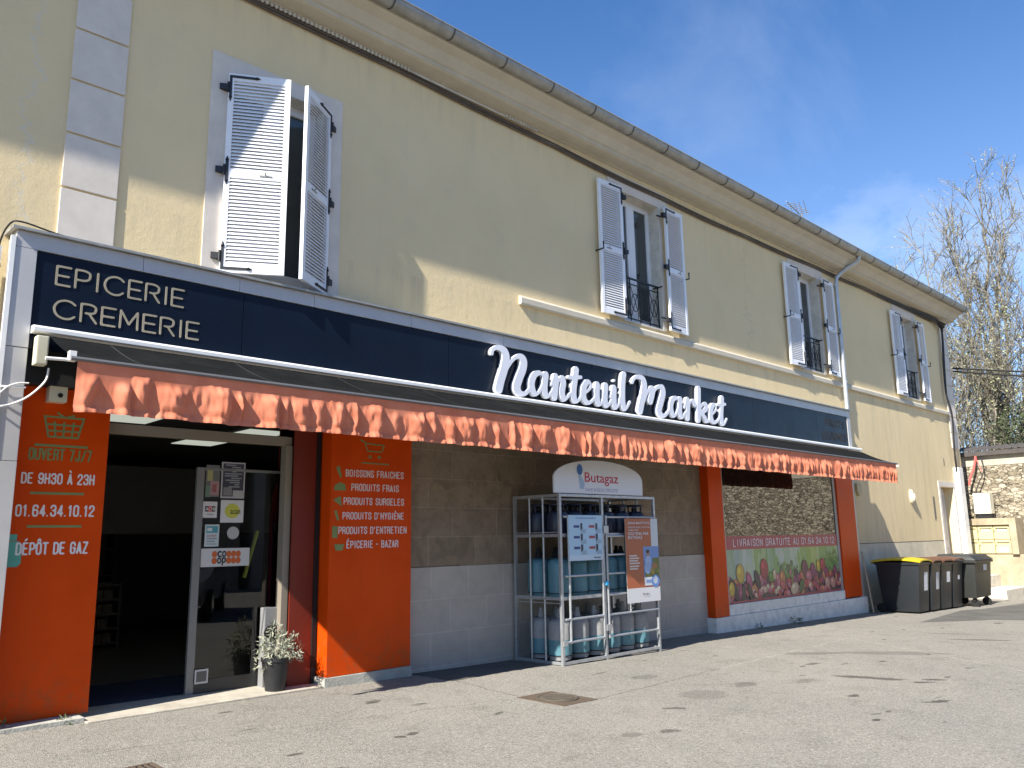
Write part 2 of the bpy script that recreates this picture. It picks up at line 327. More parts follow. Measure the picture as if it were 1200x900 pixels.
m_vc.node_tree.nodes['Principled BSDF'].inputs['Roughness'].default_value = .35

# ------------------------------------------------------------------ mesh helpers
ORG = {}
class MB:
    def __init__(s): s.v = []; s.f = []; s.c = None
    def add(s, vs, fs):
        n = len(s.v); s.v += [tuple(p) for p in vs]; s.f += [tuple(i+n for i in f) for f in fs]; return s
    def box(s, x0, x1, y0, y1, z0, z1):
        return s.add([(x0, y0, z0), (x1, y0, z0), (x1, y1, z0), (x0, y1, z0), (x0, y0, z1), (x1, y0, z1), (x1, y1, z1), (x0, y1, z1)],
                     [(0, 3, 2, 1), (4, 5, 6, 7), (0, 1, 5, 4), (1, 2, 6, 5), (2, 3, 7, 6), (3, 0, 4, 7)])
    def hexa(s, p): # 8 points ordered as box
        return s.add(p, [(0, 3, 2, 1), (4, 5, 6, 7), (0, 1, 5, 4), (1, 2, 6, 5), (2, 3, 7, 6), (3, 0, 4, 7)])
    def quad(s, a, b, c, d): return s.add([a, b, c, d], [(0, 1, 2, 3)])
    def tube(s, pts, r, n=8, cap=True):
        pts = [Vector(p) for p in pts]; k = len(pts)
        rs = r if isinstance(r, (list, tuple)) else [r]*k
        d0 = (pts[1]-pts[0]).normalized(); ref = Vector((0, 0, 1)) if abs(d0.z) < .9 else Vector((1, 0, 0))
        u = d0.cross(ref).normalized(); vs = []; fs = []
        for i, p in enumerate(pts):
            d = (pts[min(i+1, k-1)]-pts[max(i-1, 0)]).normalized()
            u = (u-d*u.dot(d)).normalized(); w = d.cross(u)
            for j in range(n):
                a = 2*math.pi*j/n; vs.append(p+(u*math.cos(a)+w*math.sin(a))*rs[i])
        for i in range(k-1):
            for j in range(n):
                a, b = i*n+j, i*n+(j+1) % n; fs.append((a, b, b+n, a+n))
        if cap: fs += [tuple(range(n-1, -1, -1)), tuple(range((k-1)*n, k*n))]
        return s.add(vs, fs)
    def lathe(s, prof, c, n=20):
        vs = []; fs = []; k = len(prof)
        for r, z in prof:
            for j in range(n):
                a = 2*math.pi*j/n; vs.append((c[0]+r*math.cos(a), c[1]+r*math.sin(a), c[2]+z))
        for i in range(k-1):
            for j in range(n):
                a, b = i*n+j, i*n+(j+1) % n; fs.append((a, b, b+n, a+n))
        fs += [tuple(range(n-1, -1, -1)), tuple(range((k-1)*n, k*n))]
        return s.add(vs, fs)
    def extr(s, prof, x0, x1):   # profile of (y,z) extruded along X, closed
        k = len(prof); vs = [(x0, y, z) for y, z in prof]+[(x1, y, z) for y, z in prof]
        fs = [(i, (i+1) % k, (i+1) % k+k, i+k) for i in range(k)]+[tuple(range(k-1, -1, -1)), tuple(range(k, 2*k))]
        return s.add(vs, fs)
    def build(s, name, m, parent=None, local=False, smooth=0, bev=0):
        o0 = Vector((0, 0, 0)) if (local or parent is None) else ORG.get(parent.name, Vector((0, 0, 0)))
        me = bpy.data.meshes.new(name); me.from_pydata([tuple(Vector(p)-o0) for p in s.v], [], s.f)
        bm = bmesh.new(); bm.from_mesh(me)
        if bev:
            bm.normal_update()
            es = [e for e in bm.edges if len(e.link_faces) == 2 and e.calc_face_angle(0) > .5]
            if es: bmesh.ops.bevel(bm, geom=es, offset=bev, segments=2, profile=.7, affect='EDGES', clamp_overlap=True)
        bmesh.ops.recalc_face_normals(bm, faces=bm.faces)
        bm.to_mesh(me); bm.free()
        if smooth:
            me.polygons.foreach_set('use_smooth', [True]*len(me.polygons)); me.set_sharp_from_angle(angle=R(smooth))
        me.materials.append(m)
        o = bpy.data.objects.new(name, me); C.objects.link(o)
        if parent is not None: o.parent = parent; ORG[o.name] = o0
        return o
def thing(name, label, cat, loc=(0, 0, 0), group=None, rot=None):
    o = bpy.data.objects.new(name, None); C.objects.link(o); o.location = loc; ORG[o.name] = Vector(loc)
    o.empty_display_size = .1
    if rot: o.rotation_euler = rot
    o['label'] = label; o['category'] = cat
    if group: o['group'] = group
    return o
def tag(o, label, cat, group=None):
    o['label'] = label; o['category'] = cat
    if group: o['group'] = group
    return o
def struct(o): o['kind'] = 'structure'; return o
def center(o):
    """move a one-mesh thing's origin to its base"""
    me = o.data; n = len(me.vertices); a = np.empty(n*3); me.vertices.foreach_get('co', a); a = a.reshape(-1, 3)
    b = Vector(((a[:, 0].min()+a[:, 0].max())/2, (a[:, 1].min()+a[:, 1].max())/2, a[:, 2].min()))
    me.transform(Matrix.Translation(-b)); o.location = b; return o
def gz(x): return .10-.0155*max(-40, min(60, x))
def text(name, body, x0, x1, z0, z1, y, m, parent, bold=.0, ext=.0015, shear=0):
    cu = bpy.data.curves.new('t', 'FONT'); cu.body = body; cu.size = 1; cu.offset = bold; cu.extrude = 0; cu.resolution_u = 3; cu.shear = shear
    ob = bpy.data.objects.new('t', cu); C.objects.link(ob)
    dg = bpy.context.evaluated_depsgraph_get(); me = bpy.data.meshes.new_from_object(ob.evaluated_get(dg))
    bpy.data.objects.remove(ob); bpy.data.curves.remove(cu)
    n = len(me.vertices); a = np.empty(n*3); me.vertices.foreach_get('co', a); a = a.reshape(-1, 3)
    mn, mxx = a.min(0), a.max(0); o0 = ORG.get(parent.name, Vector((0, 0, 0)))
    b = np.empty_like(a)
    b[:, 0] = x0+(a[:, 0]-mn[0])/(mxx[0]-mn[0])*(x1-x0)-o0.x
    b[:, 2] = z0+(a[:, 1]-mn[1])/(mxx[1]-mn[1])*(z1-z0)-o0.z
    b[:, 1] = y-o0.y
    me.vertices.foreach_set('co', b.ravel()); me.materials.clear(); me.materials.append(m); me.name = name
    for p in me.polygons: p.material_index = 0
    o = bpy.data.objects.new(name, me); C.objects.link(o); o.parent = parent; ORG[o.name] = o0
    return o
def catmull(P, n=10):
    P = [np.array(p, float) for p in P]; P = [2*P[0]-P[1]]+P+[2*P[-1]-P[-2]]; o = []
    for i in range(1, len(P)-2):
        p0, p1, p2, p3 = P[i-1:i+3]
        for k in range(n):
            t = k/n; o.append(.5*((2*p1)+(-p0+p2)*t+(2*p0-5*p1+4*p2-p3)*t*t+(-p0+3*p1-3*p2+p3)*t**3))
    o.append(P[-2]); return np.array(o)
def ink(name, discs, depth, yfront, m, parent, cell=.012):
    """union of round pen marks -> outlined, filled and extruded letter bodies (x,z plane facing -Y)"""
    D = np.array(discs); mg = .03
    x0, z0 = D[:, 0].min()-D[:, 2].max()-mg, D[:, 1].min()-D[:, 2].max()-mg
    nx = int((D[:, 0].max()+D[:, 2].max()+mg-x0)/cell)+2; nz = int((D[:, 1].max()+D[:, 2].max()+mg-z0)/cell)+2
    F = np.full((nx, nz), 9.)
    for x, z, r in D:
        i0, i1 = max(0, int((x-r-.05-x0)/cell)), min(nx, int((x+r+.05-x0)/cell)+2); j0, j1 = max(0, int((z-r-.05-z0)/cell)), min(nz, int((z+r+.05-z0)/cell)+2)
        X = x0+np.arange(i0, i1)*cell; Z = z0+np.arange(j0, j1)*cell
        F[i0:i1, j0:j1] = np.minimum(F[i0:i1, j0:j1], np.hypot(X[:, None]-x, Z[None]-z)-r)
    F[F == 0] = 1e-6; seg = {}
    def P(a, b):
        fa, fb = F[a], F[b]; t = fa/(fa-fb); return (x0+(a[0]+(b[0]-a[0])*t)*cell, z0+(a[1]+(b[1]-a[1])*t)*cell)
    pt = {}
    for i, j in zip(*np.where(np.abs(F[:-1, :-1]) < .1)):
        c = [(i, j), (i+1, j), (i+1, j+1), (i, j+1)]; ins = [F[k] < 0 for k in c]
        if all(ins) or not any(ins): continue
        cr = []
        for e in range(4):
            a, b = c[e], c[(e+1) % 4]
            if (F[a] < 0) != (F[b] < 0):
                key = (min(a, b), max(a, b)); pt[key] = P(*key); cr.append((key, F[a] < 0))
        outs = [k for k, s_ in cr if s_]; inn = [k for k, s_ in cr if not s_]
        for a, b in zip(outs, inn if len(inn) == 1 else inn): seg.setdefault(a, []).append(b)
    cu = bpy.data.curves.new('ink', 'CURVE'); cu.dimensions = '2D'; cu.fill_mode = 'BOTH'; cu.extrude = depth/2
    used = set()
    for st in list(seg):
        if st in used: continue
        loop = []; k = st
        while k in seg and k not in used: used.add(k); loop.append(pt[k]); k = seg[k][0]
        if len(loop) < 6: continue
        L = np.array(loop); L = (np.roll(L, 1, 0)+2*L+np.roll(L, -1, 0))/4; L = L[::2] if len(L) > 14 else L
        sp = cu.splines.new('POLY'); sp.points.add(len(L)-1); sp.use_cyclic_u = True
        for q_, p in zip(sp.points, L): q_.co = (p[0], p[1], 0, 1)
    ob = bpy.data.objects.new('ink', cu); C.objects.link(ob); dg = bpy.context.evaluated_depsgraph_get()
    me = bpy.data.meshes.new_from_object(ob.evaluated_get(dg)); bpy.data.objects.remove(ob); bpy.data.curves.remove(cu)
    o0 = ORG.get(parent.name, Vector((0, 0, 0)))
    me.transform(Matrix(((1, 0, 0, -o0.x), (0, 0, -1, yfront+depth/2-o0.y), (0, 1, 0, -o0.z), (0, 0, 0, 1))))
    me.materials.clear(); me.materials.append(m); me.name = name
    o = bpy.data.objects.new(name, me); C.objects.link(o); o.parent = parent; ORG[o.name] = o0
    return o
def pen(strokes, x0, x1, zb, h, rthin, rthick, slant=0.0, n=14):
    d = []
    for st in strokes:
        p = catmull(st, n) if len(st) > 2 else np.linspace(np.array(st[0], float), np.array(st[1], float), 2*n)
        p = np.array([(x0+(a+slant*b)*(x1-x0), zb+b*h) for a, b in p])
        g = np.gradient(p, axis=0); L = np.hypot(g[:, 0], g[:, 1])+1e-9
        dn = np.clip(-(g[:, 1]/L), -1, 1)          # 1 on downstrokes
        r = rthin+(rthick-rthin)*np.clip(dn*.62+.38, 0, 1)**1.3
        k = np.ones(5)/5; r = np.convolve(np.pad(r, 2, 'edge'), k, 'valid')
        # resample densely
        for i in range(len(p)-1):
            m_ = max(1, int(np.hypot(*(p[i+1]-p[i]))/.012))
            for t in range(m_):
                f = t/m_; d.append((*(p[i]*(1-f)+p[i+1]*f), r[i]*(1-f)+r[i+1]*f))
        d.append((*p[-1], r[-1]))
    return d

CF = {
 'A': [[(0, 0), (.5, 1), (1, 0)], [(.2, .27), (.8, .27)]],
 'B': [[(0, 0), (0, 1), (.65, 1), (.95, .9), (.95, .62), (.65, .53), (0, .53)], [(.65, .53), (1, .42), (1, .12), (.65, 0), (0, 0)]],
 'C': [[(1, .70), (1, .85), (.75, 1), (.25, 1), (0, .85), (0, .15), (.25, 0), (.75, 0), (1, .15), (1, .30)]],
 'D': [[(0, 0), (0, 1), (.6, 1), (1, .85), (1, .15), (.6, 0), (0, 0)]],
 'E': [[(.9, 1), (0, 1), (0, 0), (.9, 0)], [(0, .52), (.75, .52)]],
 'F': [[(.9, 1), (0, 1), (0, 0)], [(0, .50), (.75, .50)]],
 'G': [[(1, .72), (1, .85), (.75, 1), (.25, 1), (0, .85), (0, .15), (.25, 0), (.75, 0), (1, .15), (1, .5), (.6, .5)]],
 'H': [[(0, 0), (0, 1)], [(1, 0), (1, 1)], [(0, .5), (1, .5)]],
 'I': [[(.5, 0), (.5, 1)]],
 'J': [[(.9, 1), (.9, .15), (.65, 0), (.3, 0), (.05, .15), (.05, .25)]],
 'L': [[(0, 1), (0, 0), (.85, 0)]],
 'M': [[(0, 0), (0, 1), (.5, .3), (1, 1), (1, 0)]],
 'N': [[(0, 0), (0, 1), (1, 0), (1, 1)]],
 'O': [[(.25, 0), (0, .15), (0, .85), (.25, 1), (.75, 1), (1, .85), (1, .15), (.75, 0), (.25, 0)]],
 'P': [[(0, 0), (0, 1), (.65, 1), (1, .88), (1, .56), (.65, .44), (0, .44)]],
 'R': [[(0, 0), (0, 1), (.65, 1), (1, .88), (1, .62), (.65, .50), (0, .50)], [(.6, .5), (1, .3), (1, 0)]],
 'S': [[(1, .74), (1, .86), (.75, 1), (.25, 1), (0, .85), (0, .66), (.25, .55), (.75, .44), (1, .32), (1, .14), (.75, 0), (.25, 0), (0, .14), (0, .27)]],
 'T': [[(.5, 0), (.5, 1)], [(-.05, 1), (1.05, 1)]],
 'U': [[(0, 1), (0, .15), (.25, 0), (.75, 0), (1, .15), (1, 1)]],
 'V': [[(0, 1), (.5, 0), (1, 1)]],
 'Y': [[(0, 1), (.5, .45), (1, 1)], [(.5, .45), (.5, 0)]],
 'Z': [[(0, 1), (1, 1), (0, 0), (1, 0)]],
 '0': [[(.25, 0), (0, .15), (0, .85), (.25, 1), (.75, 1), (1, .85), (1, .15), (.75, 0), (.25, 0)]],
 '1': [[(.15, .8), (.6, 1), (.6, 0)]],
 '2': [[(0, .72), (0, .86), (.25, 1), (.75, 1), (1, .86), (1, .65), (0, .12), (0, 0), (1, 0)]],
 '3': [[(0, .76), (0, .86), (.25, 1), (.75, 1), (1, .86), (1, .64), (.7, .53), (.4, .53)], [(.7, .53), (1, .42), (1, .14), (.75, 0), (.25, 0), (0, .14), (0, .26)]],
 '4': [[(.75, 0), (.75, 1), (0, .25), (1.05, .25)]],
 '6': [[(1, .76), (1, .86), (.75, 1), (.25, 1), (0, .86), (0, .14), (.25, 0), (.75, 0), (1, .14), (1, .45), (.75, .56), (.1, .56)]],
 '7': [[(0, 1), (1, 1), (.35, 0)]],
 '9': [[(0, .24), (0, .14), (.25, 0), (.75, 0), (1, .14), (1, .86), (.75, 1), (.25, 1), (0, .86), (0, .55), (.25, .44), (.9, .44)]],
 '.': [[(.1, .01), (.12, .01)]], '-': [[(0, .48), (.8, .48)]], '/': [[(0, -.05), (1, 1.05)]], '’': [[(.2, 1.0), (.1, .78)]], ' ': [],
}
CF['É'] = CF['E']+[[(.35, 1.22), (.65, 1.36)]]; CF['È'] = CF['E']+[[(.35, 1.36), (.65, 1.22)]]; CF['À'] = CF['A']+[[(.35, 1.36), (.65, 1.22)]]; CF['Ô'] = CF['O']+[[(.2, 1.2), (.5, 1.36), (.8, 1.2)]]
CW = {'I': .16, '.': .10, '’': .16, ' ': .16, 'M': .50, '1': .24, '-': .26, '/': .34}
def cond(s, x0, x1, z0, z1, y, m_, parent, wt=.070):
    """bold condensed capitals drawn with an even round pen, fitted to a box; accents rise above it"""
    h = z1-z0; r_ = h*wt; tot = sum(CW.get(c_, .36) for c_ in s)+.215*(len(s)-1); k = (x1-x0-2*r_)/tot; x = x0+r_; d = []
    for c_ in s:
        w = CW.get(c_, .36)*k
        for stt in CF[c_]:
            P = [(x+a*(w if c_ != 'I' else w), z0+r_+b*(h-2*r_)) for a, b in stt]
            for a, b in zip(P[:-1], P[1:]):
                n = max(1, int(math.hypot(b[0]-a[0], b[1]-a[1])/(r_*.35)))
                d += [(a[0]+(b[0]-a[0])*t/n, a[1]+(b[1]-a[1])*t/n, r_) for t in range(n+1)]
        x += w+.215*k
    return ink('lettering', d, .003, y, m_, parent, h*.042)
# ================================================================== THE GROUND
g = MB(); xs = [-300, -40, 60, 300]
for i in range(3):
    a, b = xs[i], xs[i+1]; g.quad((a, -300, gz(a)), (b, -300, gz(b)), (b, 300, gz(b)), (a, 300, gz(a)))
struct(g.build('pavement', m_asphalt))
p = MB()
def gq(mb, pts, dz): mb.add([(x, y, gz(x)+dz) for x, y in pts], [tuple(range(len(pts)))])
gq(p, [(21.4, -1.55), (24.5, -1.75), (27.4, -1.2), (27.4, -6), (20.2, -6), (18.6, -2.6)], .004)
gq(p, [(17.0, -1.75), (20.6, -1.35), (21.4, -1.55), (18.6, -2.6)], .004)
struct(p.build('asphalt_patch', m_patch))
p = MB(); gq(p, [(6.15, -.62), (7.8, -.5), (7.8, .12), (6.15, .12)], .004); struct(p.build('pavement_repair', m_patch))
# ================================================================== THE BUILDING
YW = .26
bld = thing('building', 'long two storey cream rendered building with shop on the ground floor', 'building', (14, .5, gz(14)))
X0, X1, ZT = -6.0, 27.1, 8.12
def holed(x0, x1, z0, z1, holes, y0, y1):
    mb = MB(); xs = sorted({x0, x1, *[h[0] for h in holes], *[h[1] for h in holes]}); zs = sorted({z0, z1, *[h[2] for h in holes], *[h[3] for h in holes]})
    for i in range(len(xs)-1):
        for j in range(len(zs)-1):
            cx, cz = (xs[i]+xs[i+1])/2, (zs[j]+zs[j+1])/2
            if any(h[0] < cx < h[1] and h[2] < cz < h[3] for h in holes): continue
            mb.quad((xs[i], y0, zs[j]), (xs[i+1], y0, zs[j]), (xs[i+1], y0, zs[j+1]), (xs[i], y0, zs[j+1]))
    for a, b, c_, d in holes:
        mb.quad((a, y0, c_), (a, y1, c_), (a, y1, d), (a, y0, d)); mb.quad((b, y0, c_), (b, y0, d), (b, y1, d), (b, y1, c_))
        mb.quad((a, y0, d), (a, y1, d), (b, y1, d), (b, y0, d)); mb.quad((a, y0, c_), (b, y0, c_), (b, y1, c_), (a, y1, c_))
    return mb
WIN = [(3.66, 4.84, 4.50, 6.86), (10.70, 11.86, 5.20, 7.56), (17.12, 18.26, 5.22, 7.56), (23.10, 24.22, 5.22, 7.56)]
holes = WIN+[(2.56, 4.58, -.5, 3.05), (13.05, 17.72, .3, 2.75), (25.02, 26.12, -.6, 2.82)]
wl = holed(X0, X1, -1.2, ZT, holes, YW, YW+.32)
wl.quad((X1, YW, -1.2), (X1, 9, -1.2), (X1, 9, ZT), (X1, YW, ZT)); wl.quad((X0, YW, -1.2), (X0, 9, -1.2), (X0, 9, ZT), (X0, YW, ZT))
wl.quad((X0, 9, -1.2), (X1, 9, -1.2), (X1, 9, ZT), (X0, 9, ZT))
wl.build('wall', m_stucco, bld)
# string course
sc = MB(); sc.extr([(YW-.05, 4.99), (YW-.06, 5.01), (YW-.06, 5.09), (YW-.035, 5.125), (YW, 5.13), (YW, 4.99)], 8.2, 26.35); sc.build('string_course', m_cornice, bld, bev=.004)
# lower seam band
sb = MB(); sb.extr([(YW-.004, -.9), (YW-.004, 1.30), (YW, 1.30), (YW, -.9)], 19.25, 24.9); sb.build('plinth', mat('lower_wall_render', (.68, .60, .44), .9, var=.2, vs=2, bump=.3, bs=70), bld)
sb = MB(); sb.box(19.25, 24.9, YW-.006, YW, 1.302, 1.318); sb.build('seam', mat('seam_shadow_gap', (.16, .14, .11), .9), bld)
# cornice
co = MB(); co.extr([(YW, 7.94), (YW-.05, 7.95), (YW-.05, 7.975), (.02, 7.985), (-.02, 8.0), (-.02, 8.05), (-.05, 8.06), (-.08, 8.09), (-.15, 8.17), (-.26, 8.205), (-.29, 8.22), (-.29, 8.27), (YW, 8.27)], X0, X1+.05)
co.build('cornice', m_cornice, bld)
ro = MB(); ro.add([(X0, -.40, 8.345), (X1+.1, -.40, 8.345), (X1+.1, 4.7, 10.0), (X0, 4.7, 10.0), (X0, 9.6, 8.3), (X1+.1, 9.6, 8.3)], [(0, 1, 2, 3), (3, 2, 5, 4)])
ro.add([(X0, -.29, 8.28), (X1+.1, -.29, 8.28), (X1+.1, 9.5, 8.28), (X0, 9.5, 8.28)], [(0, 1, 2, 3)])
ro.build('roof', mat('roof_slates', (.07, .065, .06), .8, var=.2), bld)
gu = MB(); gp = [(-.30+.095*math.cos(a), 8.335+.105*math.sin(a)) for a in np.linspace(math.pi, 2*math.pi, 13)]+[(-.215, 8.335), (-.30, 8.27), (-.385, 8.335)]
gu.extr([(-.36+.10*math.cos(a), 8.335+.11*math.sin(a)) for a in np.linspace(math.pi, 2*math.pi, 13)], X0, X1+.08)
gu.tube([(X0, -.46, 8.34), (X1+.08, -.46, 8.34)], .013, 6)
gut = gu.build('gutter', m_zinc, bld, smooth=40)
x = -5.4
while x < X1:
    gj = MB()
    pr = [(-.36+.108*math.cos(a), 8.335+.118*math.sin(a)) for a in np.linspace(math.pi, 2*math.pi, 13)]; gj.extr(pr, x, x+.022); x += .98
    gj.build('gutter_bracket', mat('dark_zinc', (.13, .125, .115), .6, .4, var=.2), gut)
# quoin strips
def quoin(x0, x1, zs, z1, nm='quoin'):
    mb = MB()
    for i in range(len(zs)-1): mb.box(x0, x1, YW-.022, YW, zs[i]+.012, zs[i+1]-.012)
    return mb.build(nm, m_trim, bld, bev=.005)
quoin(2.0, 2.51, [4.3, 4.98, 5.55, 6.12, 6.68, 7.23, 7.78, 7.93], 7.9)
quoin(26.45, 27.08, [4.0+.49*i for i in range(8)]+[7.93], 7.9)
# downpipe
dp = MB(); dp.tube([(19.42, -.34, 8.24), (19.42, -.31, 8.13), (19.36, -.05, 8.0), (19.22, .08, 7.86), (19.10, .13, 7.74), (19.08, .15, 7.6), (19.05, .15, 4.46)], .05, 10)
for z in (7.55, 6.3, 5.15): dp.tube([(19.07, .15, z), (19.07, .15, z-.05)], .062, 10)
dp.build('downpipe', m_zincl, bld, smooth=50)
dp = MB(); dp.tube([(19.02, .19, 4.45), (18.95, .19, 2.6), (18.93, .19, .9), (19.0, .15, gz(19))], .045, 8); dp.tube([(19.12, .2, 4.45), (19.08, .2, .2)], .02, 6)
dp.build('downpipe', m_zincl, bld, smooth=50)
# ---- windows
def window(i, ox0, ox1, oz0, oz1, surround, rail=True, shut=True):
    sr = MB(); t = YW-.014
    if surround:
        sx0, sx1, sz1 = ox0-.26, ox1+.26, oz1+.2
        sr.box(sx0, ox0, t, YW, oz0-.05, sz1); sr.box(ox1, sx1, t, YW, oz0-.05, sz1); sr.box(ox0, ox1, t, YW, oz1, sz1)
    else:
        sr.box(ox0-.30, ox1+.30, t, YW, oz1, 7.86); sr.box(ox0-.10, ox0, t, YW, oz0, oz1); sr.box(ox1, ox1+.10, t, YW, oz0, oz1)
    sr.build('window_surround', m_trim, bld, bev=.003)
    rv = MB(); e = .003; yb = YW+.3
    for a in ((ox0+e, ox0+e), (ox1-e, ox1-e)): rv.quad((a[0], t, oz0), (a[0], yb, oz0), (a[0], yb, oz1), (a[0], t, oz1))
    rv.quad((ox0, t, oz1-e), (ox1, t, oz1-e), (ox1, yb, oz1-e), (ox0, yb, oz1-e)); rv.box(ox0, ox1, t-.01, yb, oz0-.02, oz0+.012)
    rv.build('window_reveal', m_sill, bld)
    f = MB(); y0, y1 = YW+.20, YW+.26; b = .055; xm = (ox0+ox1)/2
    f.box(ox0+.004, ox0+b, y0, y1, oz0+.013, oz1-.004); f.box(ox1-b, ox1-.004, y0, y1, oz0+.013, oz1-.004)
    f.box(ox0+b, ox1-b, y0, y1, oz1-b, oz1-.004); f.box(ox0+b, ox1-b, y0, y1, oz0+.013, oz0+.07)
    f.box(xm-.06, xm+.06, y0-.012, y1, oz0+.07, oz1-b)
    for s_ in (-1, 1):
        a, c_ = (ox0+b, xm-.06) if s_ < 0 else (xm+.06, ox1-b)
        f.box(a, a+.05, y0-.008, y1-.01, oz0+.07, oz1-b); f.box(c_-.05, c_, y0-.008, y1-.01, oz0+.07, oz1-b)
        f.box(a+.05, c_-.05, y0-.008, y1-.01, oz1-b-.06, oz1-b); f.box(a+.05, c_-.05, y0-.008, y1-.01, oz0+.07, oz0+.17)
    w = f.build('window', m_pvc, bld, bev=.003)
    pn = MB(); pn.box(ox0+b, ox1-b, y0+.02, y0+.03, oz0+.1, oz1-b-.02); pn.build('pane', m_glassup, w)
    if rail:
        r_ = MB(); yr = YW+.06; zt = oz0+.82
        r_.box(ox0, ox1, yr-.012, yr+.012, zt-.015, zt+.015); r_.box(ox0, ox1, yr-.008, yr+.008, oz0+.08, oz0+.10); r_.box(ox0, ox1, yr-.008, yr+.008, zt-.11, zt-.095)
        r_.tube([(ox1-.02, yr-.1, zt), (ox1-.02, yr+.1, zt)], .012, 6)
        W_ = ox1-ox0
        for k in range(5): xx = ox0+.03+k*(W_-.06)/4; r_.box(xx-.008, xx+.008, yr-.008, yr+.008, oz0+.05, zt-.015)
        for k in range(4):
            a0 = ox0+.03+k*(W_-.06)/4; w4 = (W_-.06)/4; cx = a0+w4/2; cz = oz0+.4
            r_.tube([(cx+math.cos(t_)*.1, yr, cz+math.sin(t_)*.16) for t_ in np.linspace(0, 2*math.pi, 17)], .008, 5)
            r_.tube([(a0, yr, oz0+.1), (a0+w4, yr, zt-.1)], .007, 5); r_.tube([(a0+w4, yr, oz0+.1), (a0, yr, zt-.1)], .007, 5)
        r_.build('railing', m_iron, bld)
for i, h in enumerate(WIN): window(i, *h, surround=(i == 0), rail=(i > 0))
# ---- shutters: local x from hinge outwards, y thickness, z up
def shutter_mesh(w, h, sgn, T=.042):
    f = MB(); s_ = .062; sx = lambda a, b: (min(sgn*a, sgn*b), max(sgn*a, sgn*b))
    f.box(*sx(0, s_), -T, 0, 0, h); f.box(*sx(w-s_, w), -T, 0, 0, h)
    zm = h*.485
    for z0, z1 in ((0, .10), (zm-.045, zm+.045), (h-.085, h)): f.box(*sx(s_, w-s_), -T+.003, -.003, z0, z1)
    for za, zb in ((.10, zm-.045), (zm+.045, h-.085)):
        n = int(round((zb-za)/.041)); dz = (zb-za)/n; a, b = sx(s_-.004, w-s_+.004)
        for k in range(n):
            z = za+k*dz; th = .009
            f.add([(a, -T+.004, z), (b, -T+.004, z), (b, -.008, z+dz*1.0), (a, -.008, z+dz*1.0), (a, -T+.004, z+th), (b, -T+.004, z+th), (b, -.008, z+dz+th*.6), (a, -.008, z+dz+th*.6)],
                  [(0, 3, 2, 1), (4, 5, 6, 7), (0, 1, 5, 4), (1, 2, 6, 5), (2, 3, 7, 6), (3, 0, 4, 7)])
    return f
def hinge_mesh(w, h, sgn, z, T=.042):
    m_ = MB(); sx = lambda a, b: (min(sgn*a, sgn*b), max(sgn*a, sgn*b))
    top = z > h*.8; bot = z < h*.2
    m_.tube([(0, -T-.01, z-.06), (0, -T-.01, z+.06)], .013, 8); m_.box(*sx(-.09, .0), -T-.018, .0, z-.035, z+.035)
    if top or bot:
        d = 1 if bot else -1
        ze = h-.04 if top else .045
        m_.box(*sx(.012, .30), -T-.007, -T, ze-.014, ze+.014); m_.box(*sx(.012, .04), -T-.008, -T, min(ze, ze+d*.26), max(ze, ze+d*.26))
        m_.lathe([(.001, -.003), (.024, 0), (.001, .003)], (sgn*.305, -T-.004, ze), 8)
        m_.tube([(sgn*.30, -T-.004, ze), (sgn*.345, -T-.004, ze)], [.022, .002], 6)
        m_.tube([(sgn*.026, -T-.004, ze+d*.25), (sgn*.026, -T-.004, ze+d*.31)], [.022, .002], 6)
    else:
        m_.box(*sx(.012, .045), -T-.008, -T, z-.13, z+.13)
        for d in (-1, 1): m_.tube([(sgn*.028, -T-.004, z+d*.12), (sgn*.028, -T-.004, z+d*.17)], [.022, .002], 6)
    return m_
def shutter(x, y, z, w, h, sgn, ang, inner=False):
    """sgn=+1: leaf runs to +X from its hinge"""
    o = shutter_mesh(w, h, sgn).build('shutter', m_white, bld, local=True, bev=.0)
    o.location = Vector((x, y, z))-ORG[bld.name]; o.rotation_euler = (0, 0, ang)
    for zz in (h-.18, h*.5, .18):
        a = hinge_mesh(w, h, sgn, zz).build('hinge', m_iron, o, local=True)
    k = MB(); k.box(min(sgn*(w*.55), sgn*(w*.75)), max(sgn*(w*.55), sgn*(w*.75)), -.05, -.043, h*.485-.008, h*.485+.008); k.tube([(sgn*w*.65, -.043, h*.485), (sgn*w*.65, -.07, h*.485+.03)], .008, 6)
    k.build('latch', m_galv if False else m_zinc, o, local=True)
    return o
shutter(3.60, YW-.02, 4.46, .68, 2.36, 1, R(-30))
shutter(4.90, YW-.02, 4.46, .66, 2.36, -1, R(34))
for (a, b, z0, z1) in WIN[1:]:
    shutter(a-.05, YW-.09, z0, .60, z1-z0, -1, R(-3)); shutter(b+.06, YW-.09, z0, .60, z1-z0, 1, R(3))
    k = MB()
    for zz in (z0+.22, z1-.2):
        k.tube([(b-.10, YW-.05, zz), (b+.08, YW-.10, zz)], .016, 6); k.build('shutter_stay', m_iron, bld); k = MB()
    for xx in (a-.66, b+.67): k.tube([(xx, YW, (z0+z1)/2-.1), (xx, YW-.17, (z0+z1)/2-.1), (xx, YW-.17, (z0+z1)/2+.02)], .014, 6); k.build('shutter_stay', m_iron, bld); k = MB()
# ---- shop front parts of the building
tl = MB(); tl.box(6.06, 12.63, .165, YW, 1.244, 2.95); tl.build('tile_cladding', m_tileb, bld)
tl = MB(); tl.box(6.06, 12.63, .16, YW, -.4, 1.236); tl.build('tile_cladding', m_tileg, bld)
